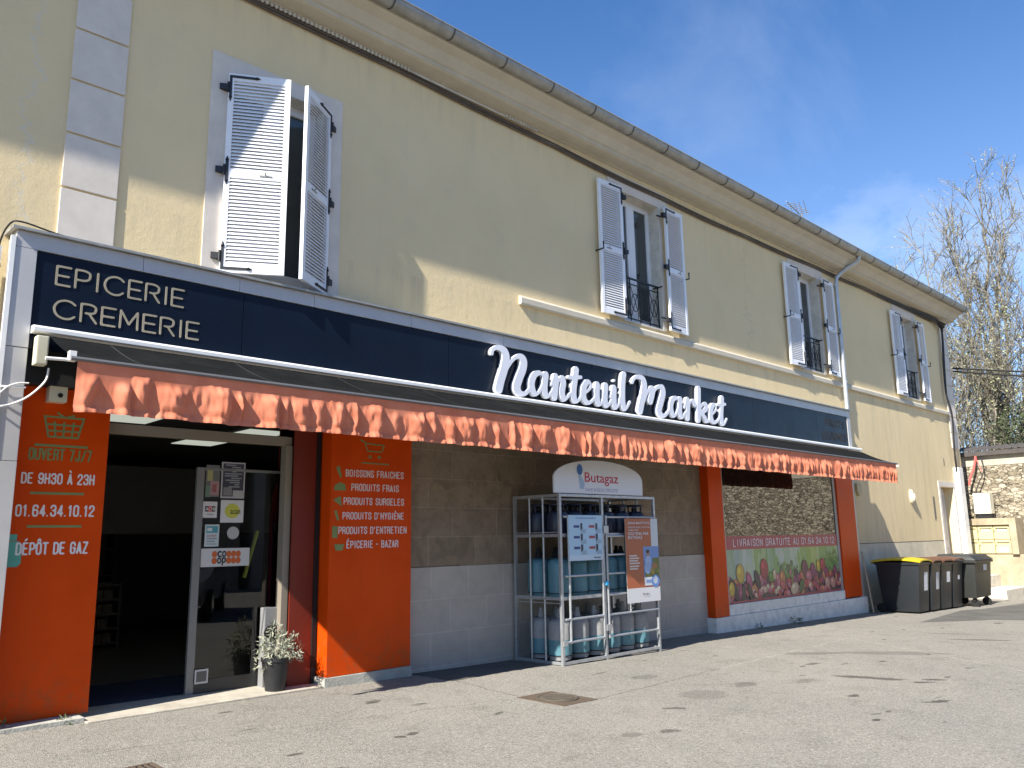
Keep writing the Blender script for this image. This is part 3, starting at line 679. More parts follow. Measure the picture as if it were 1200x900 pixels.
# raised pyramids on some brown tiles
for cx, cz, w, h in ((6.75, 1.33, .33, .3), (7.35, 1.3, .36, .33), (6.45, 2.25, .3, .33), (6.95, 2.22, .36, .35), (7.6, 2.3, .3, .3), (11.3, 1.32, .34, .32), (11.9, 2.2, .34, .33), (10.7, 2.26, .34, .3)):
    pt = MB(); pt.add([(cx-w, .164, cz-.06), (cx+w, .164, cz-.06), (cx, .164, cz+h), (cx+.03, .150, cz+.06)], [(0, 1, 3), (1, 2, 3), (2, 0, 3)]); pt.build('tile_relief', m_tileb, bld)
# panels round the door
dw = MB(); dw.box(4.58, 4.91, .24, YW+.34, -.2, 3.1); dw.build('door_side_panel', m_shadeorange, bld); dw = MB(); dw.box(4.86, 4.915, .225, .238, -.1, 3.0); dw.build('gap_strip', m_black, bld)
dw = MB(); dw.box(2.56, 4.58, .30, .40, 2.64, 2.74); dw.box(4.50, 4.58, .28, .40, -.02, 2.64); dw.build('door_frame', mat('beige_frame', (.25, .215, .17), .5, var=.06), bld, bev=.004)
st = MB(); st.hexa([(2.50, -.10, -.3), (4.95, .02, -.3), (4.95, .58, -.3), (2.50, .58, -.3), (2.50, -.10, gz(2.5)+.012), (4.95, .02, gz(4.9)+.02), (4.95, .58, gz(4.9)+.035), (2.50, .58, gz(2.5)+.02)])
st.build('doorstep', mat('worn_doorstep', (.42, .38, .31), .9, var=.25, vs=6, bump=.4, bs=40), bld, bev=.008)
# shop interior
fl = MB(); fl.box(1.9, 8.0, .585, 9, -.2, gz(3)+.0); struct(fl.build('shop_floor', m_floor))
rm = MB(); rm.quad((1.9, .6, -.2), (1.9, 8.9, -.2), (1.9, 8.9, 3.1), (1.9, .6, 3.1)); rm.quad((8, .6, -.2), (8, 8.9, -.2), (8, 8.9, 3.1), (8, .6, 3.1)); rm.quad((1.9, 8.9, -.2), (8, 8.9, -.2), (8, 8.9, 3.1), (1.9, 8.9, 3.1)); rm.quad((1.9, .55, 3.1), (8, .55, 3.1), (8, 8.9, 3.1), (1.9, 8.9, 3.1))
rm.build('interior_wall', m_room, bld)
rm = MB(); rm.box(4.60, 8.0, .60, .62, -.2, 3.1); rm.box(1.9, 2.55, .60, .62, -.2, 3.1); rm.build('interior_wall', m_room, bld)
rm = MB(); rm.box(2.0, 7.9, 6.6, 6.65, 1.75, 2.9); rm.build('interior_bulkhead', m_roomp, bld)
# ---- far door
dd = MB(); t = YW-.02
dd.box(24.88, 25.02, t, YW, -.4, 2.98); dd.box(26.12, 26.24, t, YW, -.4, 2.98); dd.box(25.02, 26.12, t, YW, 2.82, 2.98); dd.build('door_surround', m_trim, bld, bev=.004)
dd = MB(); dd.box(25.02, 26.12, YW+.26, YW+.31, -.5, 2.8); dr = dd.build('door', mat('white_door', (.62, .62, .62), .5, var=.05), bld)
dd = MB(); dd.box(25.15, 25.5, YW+.25, YW+.258, .1, 1.1); dd.box(25.62, 25.98, YW+.25, YW+.258, .1, 1.1); dd.box(25.15, 25.5, YW+.25, YW+.258, 1.3, 2.6); dd.box(25.62, 25.98, YW+.25, YW+.258, 1.3, 2.6); dd.build('door_panel', mat('door_panel_grey', (.45, .45, .46), .5), dr)
# ---- bay window
by = MB()
by.box(12.60, 13.05, .0, YW, .16, 2.98); by.build('window_pillar', m_orange, bld, bev=.006)
by = MB(); by.box(17.76, 18.60, .0, YW, .18, 2.98); by.build('window_pillar', m_orange, bld, bev=.006)
by = MB(); by.box(18.60, 18.76, .04, YW, -.3, 3.0); by.build('corner_trim', m_alu, bld, bev=.004)
by = MB(); by.box(12.57, 18.78, -.03, YW, -.5, .155); by.build('window_plinth', mat('white_painted_plinth', (.80, .77, .70), .85, var=.22, vs=7, bump=.3, bs=50, spec=.2), bld, bev=.012)
by = MB(); by.box(13.06, 17.75, .012, YW, .158, .345); by.build('window_sill', MATS['white_painted_plinth'], bld, bev=.006)
fr_ = MB(); fr_.box(13.06, 13.12, .03, .10, .35, 2.98); fr_.box(17.64, 17.75, .03, .10, .35, 2.98); fr_.box(13.12, 17.64, .03, .10, 2.86, 2.98)
sw = fr_.build('shop_window', mat('grey_window_frame', (.36, .36, .37), .4, .3), bld, bev=.004)
fr_ = MB(); fr_.quad((13.12, .05, .35), (17.64, .05, .35), (17.64, .05, 2.86), (13.12, .05, 2.86)); fr_.build('pane', m_glassbay, sw)
b_ = MB(); b_.quad((13.12, .045, 1.30), (17.64, .045, 1.30), (17.64, .045, 1.54), (13.12, .045, 1.54)); b_.quad((13.12, .045, .35), (17.64, .045, .35), (17.64, .045, .385), (13.12, .045, .385))
b_.build('pink_banner', mat('pink_film', (.42, .09, .105), .4, var=.04), sw)
cond('LIVRAISON GRATUITE AU 01.64.34.10.12', 13.38, 17.5, 1.35, 1.49, .041, m_printw, sw, .06)
# printed picture of vegetables
def printed(name, quads, parent):
    me = bpy.data.meshes.new(name); vs = []; fs = []; cols = []
    o0 = ORG.get(parent.name, Vector((0, 0, 0)))
    for pts, col in quads:
        n = len(vs); vs += [tuple(Vector(p)-o0) for p in pts]; fs.append(tuple(range(n, n+len(pts)))); cols.append(col)
    me.from_pydata(vs, [], fs); ca = me.color_attributes.new('ink', 'FLOAT_COLOR', 'CORNER'); k = 0
    for pl, c_ in zip(me.polygons, cols):
        for li in pl.loop_indices: ca.data[li].color = (*c_, 1)
    me.materials.append(m_vc); o = bpy.data.objects.new(name, me); C.objects.link(o); o.parent = parent; ORG[o.name] = o0
    return o
def ell(cx, cz, a, b, y, rot=0, n=14, clip=None):
    o = []
    for k in range(n):
        t_ = 2*math.pi*k/n; u_, v_ = a*math.cos(t_), b*math.sin(t_); xx = cx+u_*math.cos(rot)-v_*math.sin(rot); zz = cz+u_*math.sin(rot)+v_*math.cos(rot)
        if clip: xx = min(max(xx, clip[0]), clip[1]); zz = min(max(zz, clip[2]), clip[3])
        o.append((xx, y, zz))
    return o
Q = []; CL = (13.12, 17.64, .386, 1.299); yy = .0448
cols = [(.42, .55, .50), (.62, .70, .62), (.45, .60, .22), (.16, .42, .10), (.55, .66, .55), (.68, .74, .68), (.33, .52, .10), (.50, .62, .14), (.22, .45, .06), (.30, .5, .08)]
for k in range(30):
    xa = 13.12+k*4.52/30; t_ = k/30*9.99; c0, c1 = cols[int(t_)], cols[min(9, int(t_)+1)]; f_ = t_-int(t_)
    Q.append(([(xa, yy, .386), (xa+4.52/30, yy, .386), (xa+4.52/30, yy, 1.299), (xa, yy, 1.299)], tuple(a*(1-f_)+b*f_ for a, b in zip(c0, c1))))
r2 = random.Random(3)
for k in range(90):
    yy -= .00002; cx = r2.uniform(13.1, 17.6); t_ = (cx-13.12)/4.52*9.99; cc = cols[int(t_)]; dd_ = r2.choice(cols); m_ = r2.uniform(.15, .5)
    Q.append((ell(cx, r2.uniform(.85, 1.3), r2.uniform(.03, .14), r2.uniform(.12, .4), yy, r2.uniform(-.15, .15), clip=CL), tuple(a*(1-m_)+b*m_ for a, b in zip(cc, dd_))))
for k in range(60):
    yy -= .00002; cx = 13.1+k*.077; Q.append((ell(cx, .45+r2.uniform(0, .12), r2.uniform(.1, .2), r2.uniform(.15, .28), yy, 0, clip=CL), r2.choice([(.09, .02, .05), (.05, .03, .03), (.12, .03, .06)])))
def veg(cx, cz, a, b, rot, col, dk=.55, lt=1.7):
    global yy
    for s_, f_, ox, oz in ((1.0, dk, 0, 0), (.86, 1, -.05, .06), (.32, lt, -.28, .34)):
        yy -= .00002; Q.append((ell(cx+ox*a, cz+oz*b, a*s_, b*s_, yy, rot, clip=CL), tuple(min(1, c_*f_) for c_ in col)))
red, purp, yel, grn, dgr, egg, pink, orng, crm = (.48, .03, .05), (.30, .03, .12), (.72, .48, .06), (.14, .30, .04), (.05, .13, .03), (.035, .015, .035), (.58, .16, .22), (.66, .24, .08), (.70, .52, .34)
def leafy(cx, cz, w, h, n, col):
    global yy
    for k in range(n):
        yy -= .00001; f_ = r2.uniform(.4, 1.7); Q.append((ell(cx+r2.gauss(0, w*.45), cz+r2.gauss(0, h*.4), r2.uniform(.03, .07), r2.uniform(.02, .045), yy, r2.uniform(0, 3), 8, CL), tuple(c_*f_ for c_ in col)))
leafy(15.35, .82, .36, .26, 120, (.16, .27, .08)); leafy(17.3, .95, .34, .34, 140, (.14, .30, .05)); leafy(16.9, .75, .2, .2, 40, dgr)
for k in range(80):
    cx = 13.15+k*.057+r2.uniform(-.05, .05); veg(cx, r2.uniform(.52, .80), r2.uniform(.05, .11), r2.uniform(.06, .13), r2.uniform(-.5, .5), r2.choice([red, purp, purp, pink, orng, egg, grn]))
veg(13.55, .86, 0.144, 0.187, .1, yel); veg(13.85, .72, 0.101, 0.156, .3, (.5, .08, .2)); veg(14.42, .92, 0.151, 0.195, 0, red); veg(14.15, .72, 0.094, 0.203, .35, egg); veg(14.8, .8, 0.072, 0.109, 0, crm); veg(15.1, .72, 0.108, 0.156, .2, orng)
veg(16.05, .86, 0.144, 0.187, 0, (.16, .03, .06)); veg(16.4, .82, 0.115, 0.156, 0, purp); veg(16.65, .9, 0.086, 0.133, 0, yel); veg(16.85, .92, 0.122, 0.140, 0, red); veg(16.2, .7, 0.130, 0.125, 0, pink)
for k in range(64):
    cx = 13.18+k*.071+r2.uniform(-.05, .05); veg(cx, r2.uniform(.41, .6), r2.uniform(.05, .10), r2.uniform(.05, .10), r2.uniform(-.6, .6), r2.choice([red, purp, pink, (.6, .1, .12), crm, orng]))
veg(13.35, .56, .07, .2, .3, egg); veg(13.62, .50, .07, .19, -.1, (.05, .05, .05)); veg(13.85, .52, .06, .18, .3, (.03, .05, .03)); veg(13.22, .6, .1, .14, 0, yel); veg(15.55, .5, .17, .12, .3, crm); veg(15.85, .54, .09, .16, -.7, dgr); veg(17.0, .55, .12, .12, 0, (.7, .35, .25)); veg(17.25, .54, .12, .12, 0, (.66, .3, .22))
printed('vegetable_print', [(p_, tuple(.70*v_+.045 for v_ in c_)) for p_, c_ in Q], sw)

# ================================================================== FASCIA SIGN
sg = thing('shop_sign', 'long navy shop sign with grey border and white script lettering above the awning', 'sign', (1.62, .0, 3.0))
def sbox(*a): m_ = MB(); m_.box(*a); return m_
xs = [1.80, 3.78, 6.62, 9.5, 12.4, 14.35, 17.05, 18.58]
for i in range(len(xs)-1): sbox(xs[i]+.003, xs[i+1]-.003, -.012, .03, 3.30, 4.205).build('panel', m_navy, sg, bev=.003)
bx = [1.62, 2.72, 3.72, 4.62, 6.0, 7.6, 9.6, 10.9, 12.3, 13.9, 15.4, 16.6, 17.7, 18.74]
fb = MB()
for i in range(len(bx)-1): fb.box(bx[i]+.002, bx[i+1]-.002, -.025, YW-.005, 4.21, 4.36)
fb.box(1.62, 1.795, -.025, YW-.005, 3.30, 4.207); fb.box(1.62, 1.795, -.022, YW-.005, 2.30, 3.295); fb.box(1.62, 1.795, -.025, YW-.005, -.1, 2.295); fb.box(18.585, 18.74, -.025, YW-.005, 3.3, 4.207)
fb.build('border', m_alu, sg, bev=.003)
cp = MB(); cp.hexa([(1.58, -.07, 4.362), (18.80, -.07, 4.362), (18.80, YW, 4.375), (1.58, YW, 4.375), (1.58, -.07, 4.385), (18.80, -.07, 4.385), (18.80, YW, 4.41), (1.58, YW, 4.41)]); cp.build('cap', m_cap, sg)
sbox(1.58, 1.618, -.035, -.0, .0, 4.30).build('edge_strip', m_whitemetal, sg)
sbox(1.80, 18.58, .035, YW-.01, 3.0, 4.2).build('backing', m_black, sg)
LT = {
 'N': [[(-.02, 1.50), (.0, 1.68), (.12, 1.82), (.28, 1.74), (.34, 1.45), (.30, .95), (.22, .45), (.17, .06)], [(.26, .5), (.36, .95), (.52, 1.4), (.68, 1.62), (.80, 1.50), (.80, 1.15), (.70, .65), (.64, .25), (.72, .02), (.88, .05), (1.02, .32), (1.08, .48)]],
 'M': [[(-.02, 1.42), (.02, 1.62), (.12, 1.78), (.25, 1.72), (.30, 1.4), (.27, .9), (.22, .45), (.18, .08)], [(.28, .55), (.36, 1.0), (.46, 1.3), (.52, 1.25), (.50, .95), (.46, .66)], [(.46, .75), (.54, 1.1), (.66, 1.42), (.78, 1.48), (.82, 1.2), (.76, .7), (.70, .25), (.76, .02), (.88, .05), (1.02, .38)]],
 'a': [[(.70, .86), (.5, 1.0), (.22, .85), (.08, .45), (.20, .06), (.42, .1), (.66, .5), (.78, .95)], [(.80, .95), (.74, .5), (.76, .12), (.92, .02), (1.15, .28)]],
 'n': [[(.0, .55), (.15, .9), (.24, .95), (.24, .6), (.16, .03)], [(.22, .35), (.42, .8), (.62, .95), (.70, .75), (.62, .3), (.72, .02), (.9, .06), (1.12, .3)]],
 't': [[(.62, 1.45), (.52, 1.0), (.40, .4), (.46, .04), (.72, .02), (1.08, .32)], [(.08, 1.05), (.5, 1.08), (.98, 1.15)]],
 'e': [[(.0, .35), (.4, .52), (.72, .75), (.66, .98), (.40, .95), (.15, .6), (.18, .18), (.45, .01), (.75, .08), (1.15, .36)]],
 'u': [[(.0, .6), (.16, .95), (.14, .5), (.18, .08), (.38, .05), (.58, .4), (.70, .95)], [(.72, .95), (.66, .45), (.68, .08), (.84, .02), (1.1, .3)]],
 'i': [[(.0, .45), (.36, .95), (.34, .5), (.36, .08), (.62, .0), (1.08, .3)], [(.42, 1.28), (.46, 1.31)]],
 'l': [[(.05, .35), (.32, .8), (.56, 1.5), (.60, 1.72), (.48, 1.6), (.38, 1.1), (.34, .4), (.42, .03), (.66, .03), (1.02, .38)]],
 'r': [[(.0, .55), (.22, 1.02), (.34, .88), (.30, .5), (.24, .03)], [(.30, .55), (.55, .92), (.80, 1.0), (.94, .82)]],
 'k': [[(.32, 1.72), (.28, 1.0), (.24, .4), (.22, .03)], [(.28, .5), (.5, .86), (.72, .95), (.78, .72), (.55, .5), (.40, .46), (.62, .22), (.80, .02), (1.0, .08), (1.12, .32)]],
}
ZB, XH = 3.575, .33
def word(seq):
    d = []
    for ch, a, b in seq:
        big = ch in 'NM'; d += pen(LT[ch], a, b, ZB+(.0 if not big else -.02), XH, .021 if not big else .026, .070 if big else .058, .02)
    return d
W1 = word([('N', 7.32, 8.05), ('a', 8.05, 8.46), ('n', 8.50, 8.86), ('t', 8.86, 9.16), ('e', 9.16, 9.46), ('u', 9.47, 9.84), ('i', 9.86, 10.08), ('l', 10.06, 10.34)])
W2 = word([('M', 10.42, 11.42), ('a', 11.44, 11.84), ('r', 11.88, 12.22), ('k', 12.20, 12.66), ('e', 12.66, 12.98), ('t', 12.95, 13.22)])
for Wd in (W1, W2):
    ink('lettering', Wd, .045, -.085, m_letter, sg)
    ink('letter_shadow_box', [(a, b, r_*.94) for a, b, r_ in Wd], .022, -.04, mat('letter_shadow_grey', (.22, .23, .25), .5, var=.05), sg, .016)  # grey copy set back behind the letters, a painted-in shadow outline
ST = {
 'E': [[(0, 0), (0, 1)], [(0, 1), (.62, 1)], [(0, .5), (.55, .5)], [(0, 0), (.62, 0)]],
 'F': [[(0, 0), (0, 1)], [(0, 1), (.6, 1)], [(0, .5), (.52, .5)]],
 'P': [[(0, 0), (0, 1)], [(0, 1), (.4, 1), (.62, .9), (.66, .74), (.6, .56), (.4, .46), (.05, .46)]],
 'I': [[(.1, 0), (.1, 1)]],
 'C': [[(.92, .82), (.72, .97), (.45, 1.0), (.15, .85), (.02, .5), (.15, .15), (.45, 0), (.72, .03), (.92, .18)]],
 'R': [[(0, 0), (0, 1)], [(0, 1), (.4, 1), (.62, .9), (.66, .75), (.6, .58), (.4, .5), (.2, .5)], [(.36, .48), (.7, 0)]],
 'M': [[(0, 0), (.02, 1)], [(.02, 1), (.42, .25)], [(.42, .25), (.82, 1)], [(.82, 1), (.84, 0)]],
 'U': [[(0, 1), (0, .35), (.1, .08), (.34, 0), (.58, .08), (.68, .35), (.68, 1)]],
 'T': [[(.32, 0), (.32, 1)], [(0, 1), (.64, 1)]],
 'S': [[(.58, .86), (.4, 1), (.15, .95), (.06, .75), (.25, .56), (.5, .42), (.62, .22), (.48, .03), (.2, 0), (.02, .14)]],
 'L': [[(0, 0), (0, 1)], [(0, 0), (.58, 0)]],
 'G': [[(.9, .82), (.7, .97), (.45, 1.0), (.15, .85), (.02, .5), (.15, .15), (.45, 0), (.75, .06), (.9, .25), (.9, .48)], [(.9, .48), (.55, .48)]],
}
ADV = {'I': .2, 'C': .98, 'M': .9, 'G': .98, 'P': .7, 'R': .72, 'U': .7, 'T': .66, 'S': .64, 'L': .6, 'E': .64, 'F': .62}
def stencil(s, x0, x1, zb, h, r_, m_):
    tot = sum(ADV[c_] for c_ in s)+.22*(len(s)-1); k = (x1-x0)/tot; x = x0; d = []
    for c_ in s:
        for stt in ST[c_]:
            stt = [(a*k, b) for a, b in stt]; d += pen([stt], x, x+1, zb, h, r_, r_, 0, 8)
        x += (ADV[c_]+.22)*k
    return ink('lettering', d, .006, -.0185, m_, sg, .007)
stencil('EPICERIE', 1.97, 3.14, 3.925, .175, .0098, m_cut); stencil('CREMERIE', 1.97, 3.31, 3.615, .17, .0098, m_cut)
stencil('FRUITS', 17.45, 18.42, 3.93, .15, .014, m_cutd); stencil('LEGUMES', 17.3, 18.48, 3.63, .15, .014, m_cutd)

# ================================================================== AWNING
YV = -1.15
aw = thing('awning', 'long shop awning with grey canopy and ruffled orange valance', 'awning', (1.95, 0, 2.64))
XL, XR = 1.89, 18.2; ZF = 3.03
cs = MB(); cs.extr([(-.05, 3.43), (-.115, 3.43), (-.135, 3.44), (-.135, 3.475), (-.115, 3.495), (-.03, 3.50), (-.03, 3.43)], 1.80, 19.02); cs.build('cassette', m_whitemetal, aw, bev=.004)
cn = MB(); nx_ = 60; ny_ = 8; vs = []
for i in range(nx_+1):
    for j in range(ny_+1):
        x = XL+(XR+.78*(1-j/ny_)-XL)*i/nx_; v = j/ny_; sag = -.022*math.sin(math.pi*v)*(1+.4*math.sin(i*1.3)); vs.append((x+(.05*(1-v)), -.12+(YV+.12)*v, 3.405+(ZF-3.405)*v+sag))
fs = [(i*(ny_+1)+j, (i+1)*(ny_+1)+j, (i+1)*(ny_+1)+j+1, i*(ny_+1)+j+1) for i in range(nx_) for j in range(ny_)]
vs2 = [(a, b, c_-.003) for a, b, c_ in vs]; n_ = len(vs)
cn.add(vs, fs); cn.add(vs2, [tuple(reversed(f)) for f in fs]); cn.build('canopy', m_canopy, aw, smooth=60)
fbm = MB(); fbm.extr([(YV-.02, ZF-.028), (YV-.03, ZF-.012), (YV-.02, ZF+.006), (YV+.03, ZF+.006), (YV+.03, ZF-.028)], XL-.05, XR+.06); fbm.build('front_bar', mat('grey_bar', (.13, .13, .135), .6, .2), aw)
cr = MB(); cr.tube([(XL-.02, YV+.02, ZF+.03), (XL-.03, YV+.02, ZF-.02), (XL-.22, YV+.02, ZF-.03)], .014, 6); cr.box(XL-.06, XL-.01, YV-.01, YV+.05, ZF-.03, ZF+.05); cr.build('crank_hook', m_whitemetal, aw)
va = MB(); NX = 1400; NZ = 18; ZV0, ZV1 = ZF-.02, 2.60; vs = []
def nz1(x, s_): return noise.noise(Vector((x, s_, 0)))
def sst(a, b, x): t_ = min(1, max(0, (x-a)/(b-a))); return t_*t_*(3-2*t_)
rv_ = random.Random(19); cells = []; x = XL
while x < XR:
    f_ = (x-XL)/(XR-XL); w = rv_.choice([rv_.uniform(.10, .2), rv_.uniform(.2, .42)])*(1-.45*f_)
    cells.append((x, w, rv_.uniform(.12, .34), rv_.uniform(.6, 1.25)*(0 if (rv_.random() < .035 and f_ > .05) else 1), rv_.uniform(.52, .86), rv_.uniform(-.5, .5))); x += w
ci = 0
for i in range(NX+1):
    x = XL+(XR-XL)*i/NX
    while ci < len(cells)-1 and x >= cells[ci][0]+cells[ci][1]: ci += 1
    for j in range(NZ+1):
        v = j/NZ; xx = x+.05*nz1(x*2.2, v*2.5+3)*v; k_ = ci
        while k_ > 0 and xx < cells[k_][0]: k_ -= 1
        while k_ < len(cells)-1 and xx >= cells[k_][0]+cells[k_][1]: k_ += 1
        cx_, w, v0, A, pk, tl_ = cells[k_]; u = min(1, max(0, (xx-cx_)/w))
        u = u**(math.log(.5)/math.log(pk)); puff = math.sin(math.pi*u)**.9
        env = sst(v0, v0+.22, v+.07*nz1(x*14, 5)+.05*nz1(x*5, 1))*(1-.30*sst(.78, .86, v))
        out_ = A*min(.10, .22*w+.03)*puff*env*(.75+.5*nz1(x*1.1, 77))
        out_ += (.012*nz1(x*19, v*3+7)+.006*nz1(x*45, v*5))*env*(1 if A else .2)
        if v > .84: out_ += .010*max(0, math.sin(x*62+3*nz1(x*3, 2)))*(1 if A else .2)
        if j == NZ-2: out_ -= .008
        yv_ = YV-.012+.032*v**1.1-out_-.022*sst(.80, .98, v)
        zz = ZV0+(ZV1-ZV0)*v+.008*nz1(x*4, 7)*v-.014*nz1(x*.6, 5)*v
        vs.append((x, yv_, zz))
fs = [(i*(NZ+1)+j, (i+1)*(NZ+1)+j, (i+1)*(NZ+1)+j+1, i*(NZ+1)+j+1) for i in range(NX) for j in range(NZ)]
va.add(vs, fs); va.build('valance', m_valance, aw, smooth=80)
for xx in (3.2, 6.8, 10.4, 14.0, 17.6):
    ar = MB(); ar.tube([(xx, -.10, 3.26), (xx+.55, -.5, 3.08), (xx+.9, YV+.05, 2.985)], .022, 6); ar.build('folding_arm', m_whitemetal, aw)
mb_ = sbox(1.83, 1.925, -.16, -.04, 3.14, 3.40).build('motor_box', m_beige, aw, bev=.012)

# ================================================================== ORANGE SIGN BOARDS
lp = thing('sign_board', 'orange board with opening hours and phone number left of the shop entrance', 'sign', (2.2, .1, gz(2.2)))
sbox(1.80, 2.59, .19, .235, .107, 3.0).build('board', m_orange, lp, bev=.004)
sbox(1.80, 2.50, -.03, .25, -.2, .105).build('plinth', m_plinth, lp, bev=.006)
ty = .1875; FX = lambda x: x*1.0136; FZ = lambda z: 1.58+(z-1.58)*1.0136
sbox(1.80, 2.3, .12, .23, 3.02, 3.07).build('top_trim', m_zincl, lp)
cond('OUVERT 7J/7', FX(1.90), FX(2.42), FZ(2.325), FZ(2.435), ty-.001, m_green, lp)
cond('DE 9H30 À 23H', FX(1.86), FX(2.46), FZ(2.115), FZ(2.215), ty-.001, m_printw, lp)
cond('01.64.34.10.12', FX(1.84), FX(2.48), FZ(1.83), FZ(1.935), ty-.001, m_printw, lp)
cond('DÉPÔT DE GAZ', FX(1.87), FX(2.45), FZ(1.50), FZ(1.61), ty-.001, m_printw, lp)
r_ = MB()
for z in (2.46, 2.035, 1.745): r_.box(FX(1.94), FX(2.38), ty, ty+.002, FZ(z-.011), FZ(z+.011))
r_.build('divider_line', m_green, lp)
def pq(mb, pts, y): mb.add([(x, y, z) for x, z in pts], [tuple(range(len(pts)))])
bk = MB(); sx0, sx1, z0, z1 = 2.0, 2.33, 2.535, 2.73
def seg(mb, a, b, w, y):
    d = Vector((b[0]-a[0], b[1]-a[1])); n_ = Vector((-d.y, d.x)).normalized()*w/2
    mb.add([(a[0]-n_.x, y, a[1]-n_.y), (b[0]-n_.x, y, b[1]-n_.y), (b[0]+n_.x, y, b[1]+n_.y), (a[0]+n_.x, y, a[1]+n_.y)], [(0, 1, 2, 3)])
for k, (a, b) in enumerate([((2.0, 2.72), (2.33, 2.72)), ((2.03, 2.65), (2.31, 2.65)), ((2.04, 2.595), (2.30, 2.595)), ((2.05, 2.54), (2.29, 2.54)), ((2.0, 2.73), (2.045, 2.535)), ((2.33, 2.73), (2.285, 2.535)), ((2.085, 2.68), (2.10, 2.54)), ((2.165, 2.68), (2.165, 2.54)), ((2.245, 2.68), (2.235, 2.54)), ((2.1, 2.76), (2.165, 2.72)), ((2.25, 2.745), (2.165, 2.715))]):
    seg(bk, (FX(a[0]), FZ(a[1])), (FX(b[0]), FZ(b[1])), .018, ty-.0003*k)
bk.build('basket_icon', m_green, lp)
gb = MB(); pq(gb, [(1.79, 1.43), (1.81, 1.40), (1.92, 1.40), (1.945, 1.43), (1.945, 1.58), (1.92, 1.62), (1.81, 1.62), (1.79, 1.58)], ty+.001); pq(gb, [(1.83, 1.625), (1.90, 1.625), (1.90, 1.68), (1.83, 1.68)], ty+.001); gb.build('bottle_icon', m_teal, lp)
rp = thing('sign_board', 'orange board with the list of products right of the shop entrance', 'sign', (5.5, .05, gz(5.5)))
sbox(4.93, 6.06, .03, YW+.0, .125, 2.98).build('board', m_orange, rp, bev=.005)
sbox(4.90, 6.07, .01, YW+.02, -.2, .122).build('plinth', m_plinth, rp, bev=.006)
ty = .0275
for s_, a, b, z0, z1 in (('BOISSONS FRAICHES', 5.12, 5.94, 2.30, 2.385), ('PRODUITS FRAIS', 5.20, 5.87, 2.14, 2.225), ('PRODUITS SURGELES', 5.10, 5.95, 1.98, 2.065), ('PRODUITS D’HYGIÈNE', 5.09, 5.95, 1.815, 1.91), ('PRODUITS D’ENTRETIEN', 5.04, 5.99, 1.65, 1.735), ('ÉPICERIE - BAZAR', 5.15, 5.87, 1.49, 1.59)):
    cond(s_, a, b, z0, z1-(.012 if 'É' in s_ or 'È' in s_ else 0), ty-.001, m_print, rp)
for pts in ([(4.99, 2.40), (5.04, 2.42), (5.07, 2.30), (5.05, 2.28)], [(4.97, 2.14), (5.13, 2.14), (5.12, 2.21), (5.05, 2.235), (4.98, 2.20)], [(4.96, 2.03), (5.06, 2.08), (5.08, 1.96)], [(4.98, 1.91), (5.01, 1.92), (5.05, 1.81), (5.02, 1.80)], [(4.96, 1.74), (5.03, 1.74), (5.03, 1.61), (4.96, 1.61)], [(4.99, 1.54), (5.12, 1.54), (5.10, 1.47), (5.01, 1.47)]):
    ic = MB(); pq(ic, pts, ty); ic.build('product_icon', m_green, rp)
ct = MB()
for k, (a, b) in enumerate([((5.30, 2.74), (5.37, 2.72)), ((5.37, 2.72), (5.42, 2.60)), ((5.37, 2.70), (5.65, 2.69)), ((5.65, 2.69), (5.61, 2.61)), ((5.42, 2.61), (5.61, 2.61)), ((5.33, 2.47), (5.72, 2.465))]): seg(ct, a, b, .016, ty-.0003*k)
for xx in (5.45, 5.58): pq(ct, [(xx+.022*math.cos(t_), 2.545+.022*math.sin(t_)) for t_ in np.linspace(0, 6.0, 10)], ty)
ct.build('trolley_icon', m_green, rp)
# conduits, boxes and cables at the left end
cd = MB(); cd.tube([(1.545, .20, 4.25), (1.52, .20, 3.0), (1.52, .20, 1.0), (1.50, .20, 0)], .022, 8); cd.tube([(1.47, .22, 4.1), (1.45, .22, .5)], .014, 6)
tag(cd.build('conduit', m_whitemetal, smooth=60), 'white cable conduit running down the wall beside the sign', 'pipe')
sbx = thing('alarm_box', 'small beige alarm box on the top of the left orange board', 'alarm', (2.09, .13, 2.86))
sbox(2.02, 2.17, .07, .19, 2.86, 3.05).build('casing', m_beige, sbx, bev=.008)
k = MB(); k.lathe([(.001, 0), (.022, 0), (.022, .004), (.001, .004)], (0, 0, 0), 12); k.v = [(x+2.11, .068-z, y+2.92) for x, y, z in k.v]; k.build('sounder', m_black, sbx)
wc = MB(); wc.tube([tuple(p) for p in catmull([(1.95, -.12, 3.12), (1.93, -.12, 3.0), (1.82, -.1, 2.86), (1.70, -.08, 2.78), (1.60, -.06, 2.75), (1.5, .1, 2.74)], 6)], .010, 6)
wc.tube([tuple(p) for p in catmull([(1.82, -.05, 2.98), (1.74, -.06, 2.97), (1.66, -.06, 2.93), (1.60, -.06, 2.86), (1.52, .05, 2.8)], 6)], .008, 6); wc.tube([(1.46, .1, 2.93), (1.62, -.05, 2.93), (1.80, -.05, 2.94)], .01, 6)
tag(wc.build('cable', mat('white_cable', (.75, .74, .72), .5), smooth=60), 'white cables looping under the left end of the awning', 'cable')
bc = MB(); bc.tube([tuple(p) for p in catmull([(2.6, .2, 4.43), (2.0, .1, 4.44), (1.65, -.05, 4.43), (1.56, .0, 4.40), (1.53, .15, 4.25), (1.56, .2, 4.05)], 6)], .008, 6)
tag(bc.build('cable', m_cable), 'thin black cable curling over the left corner of the sign', 'cable')

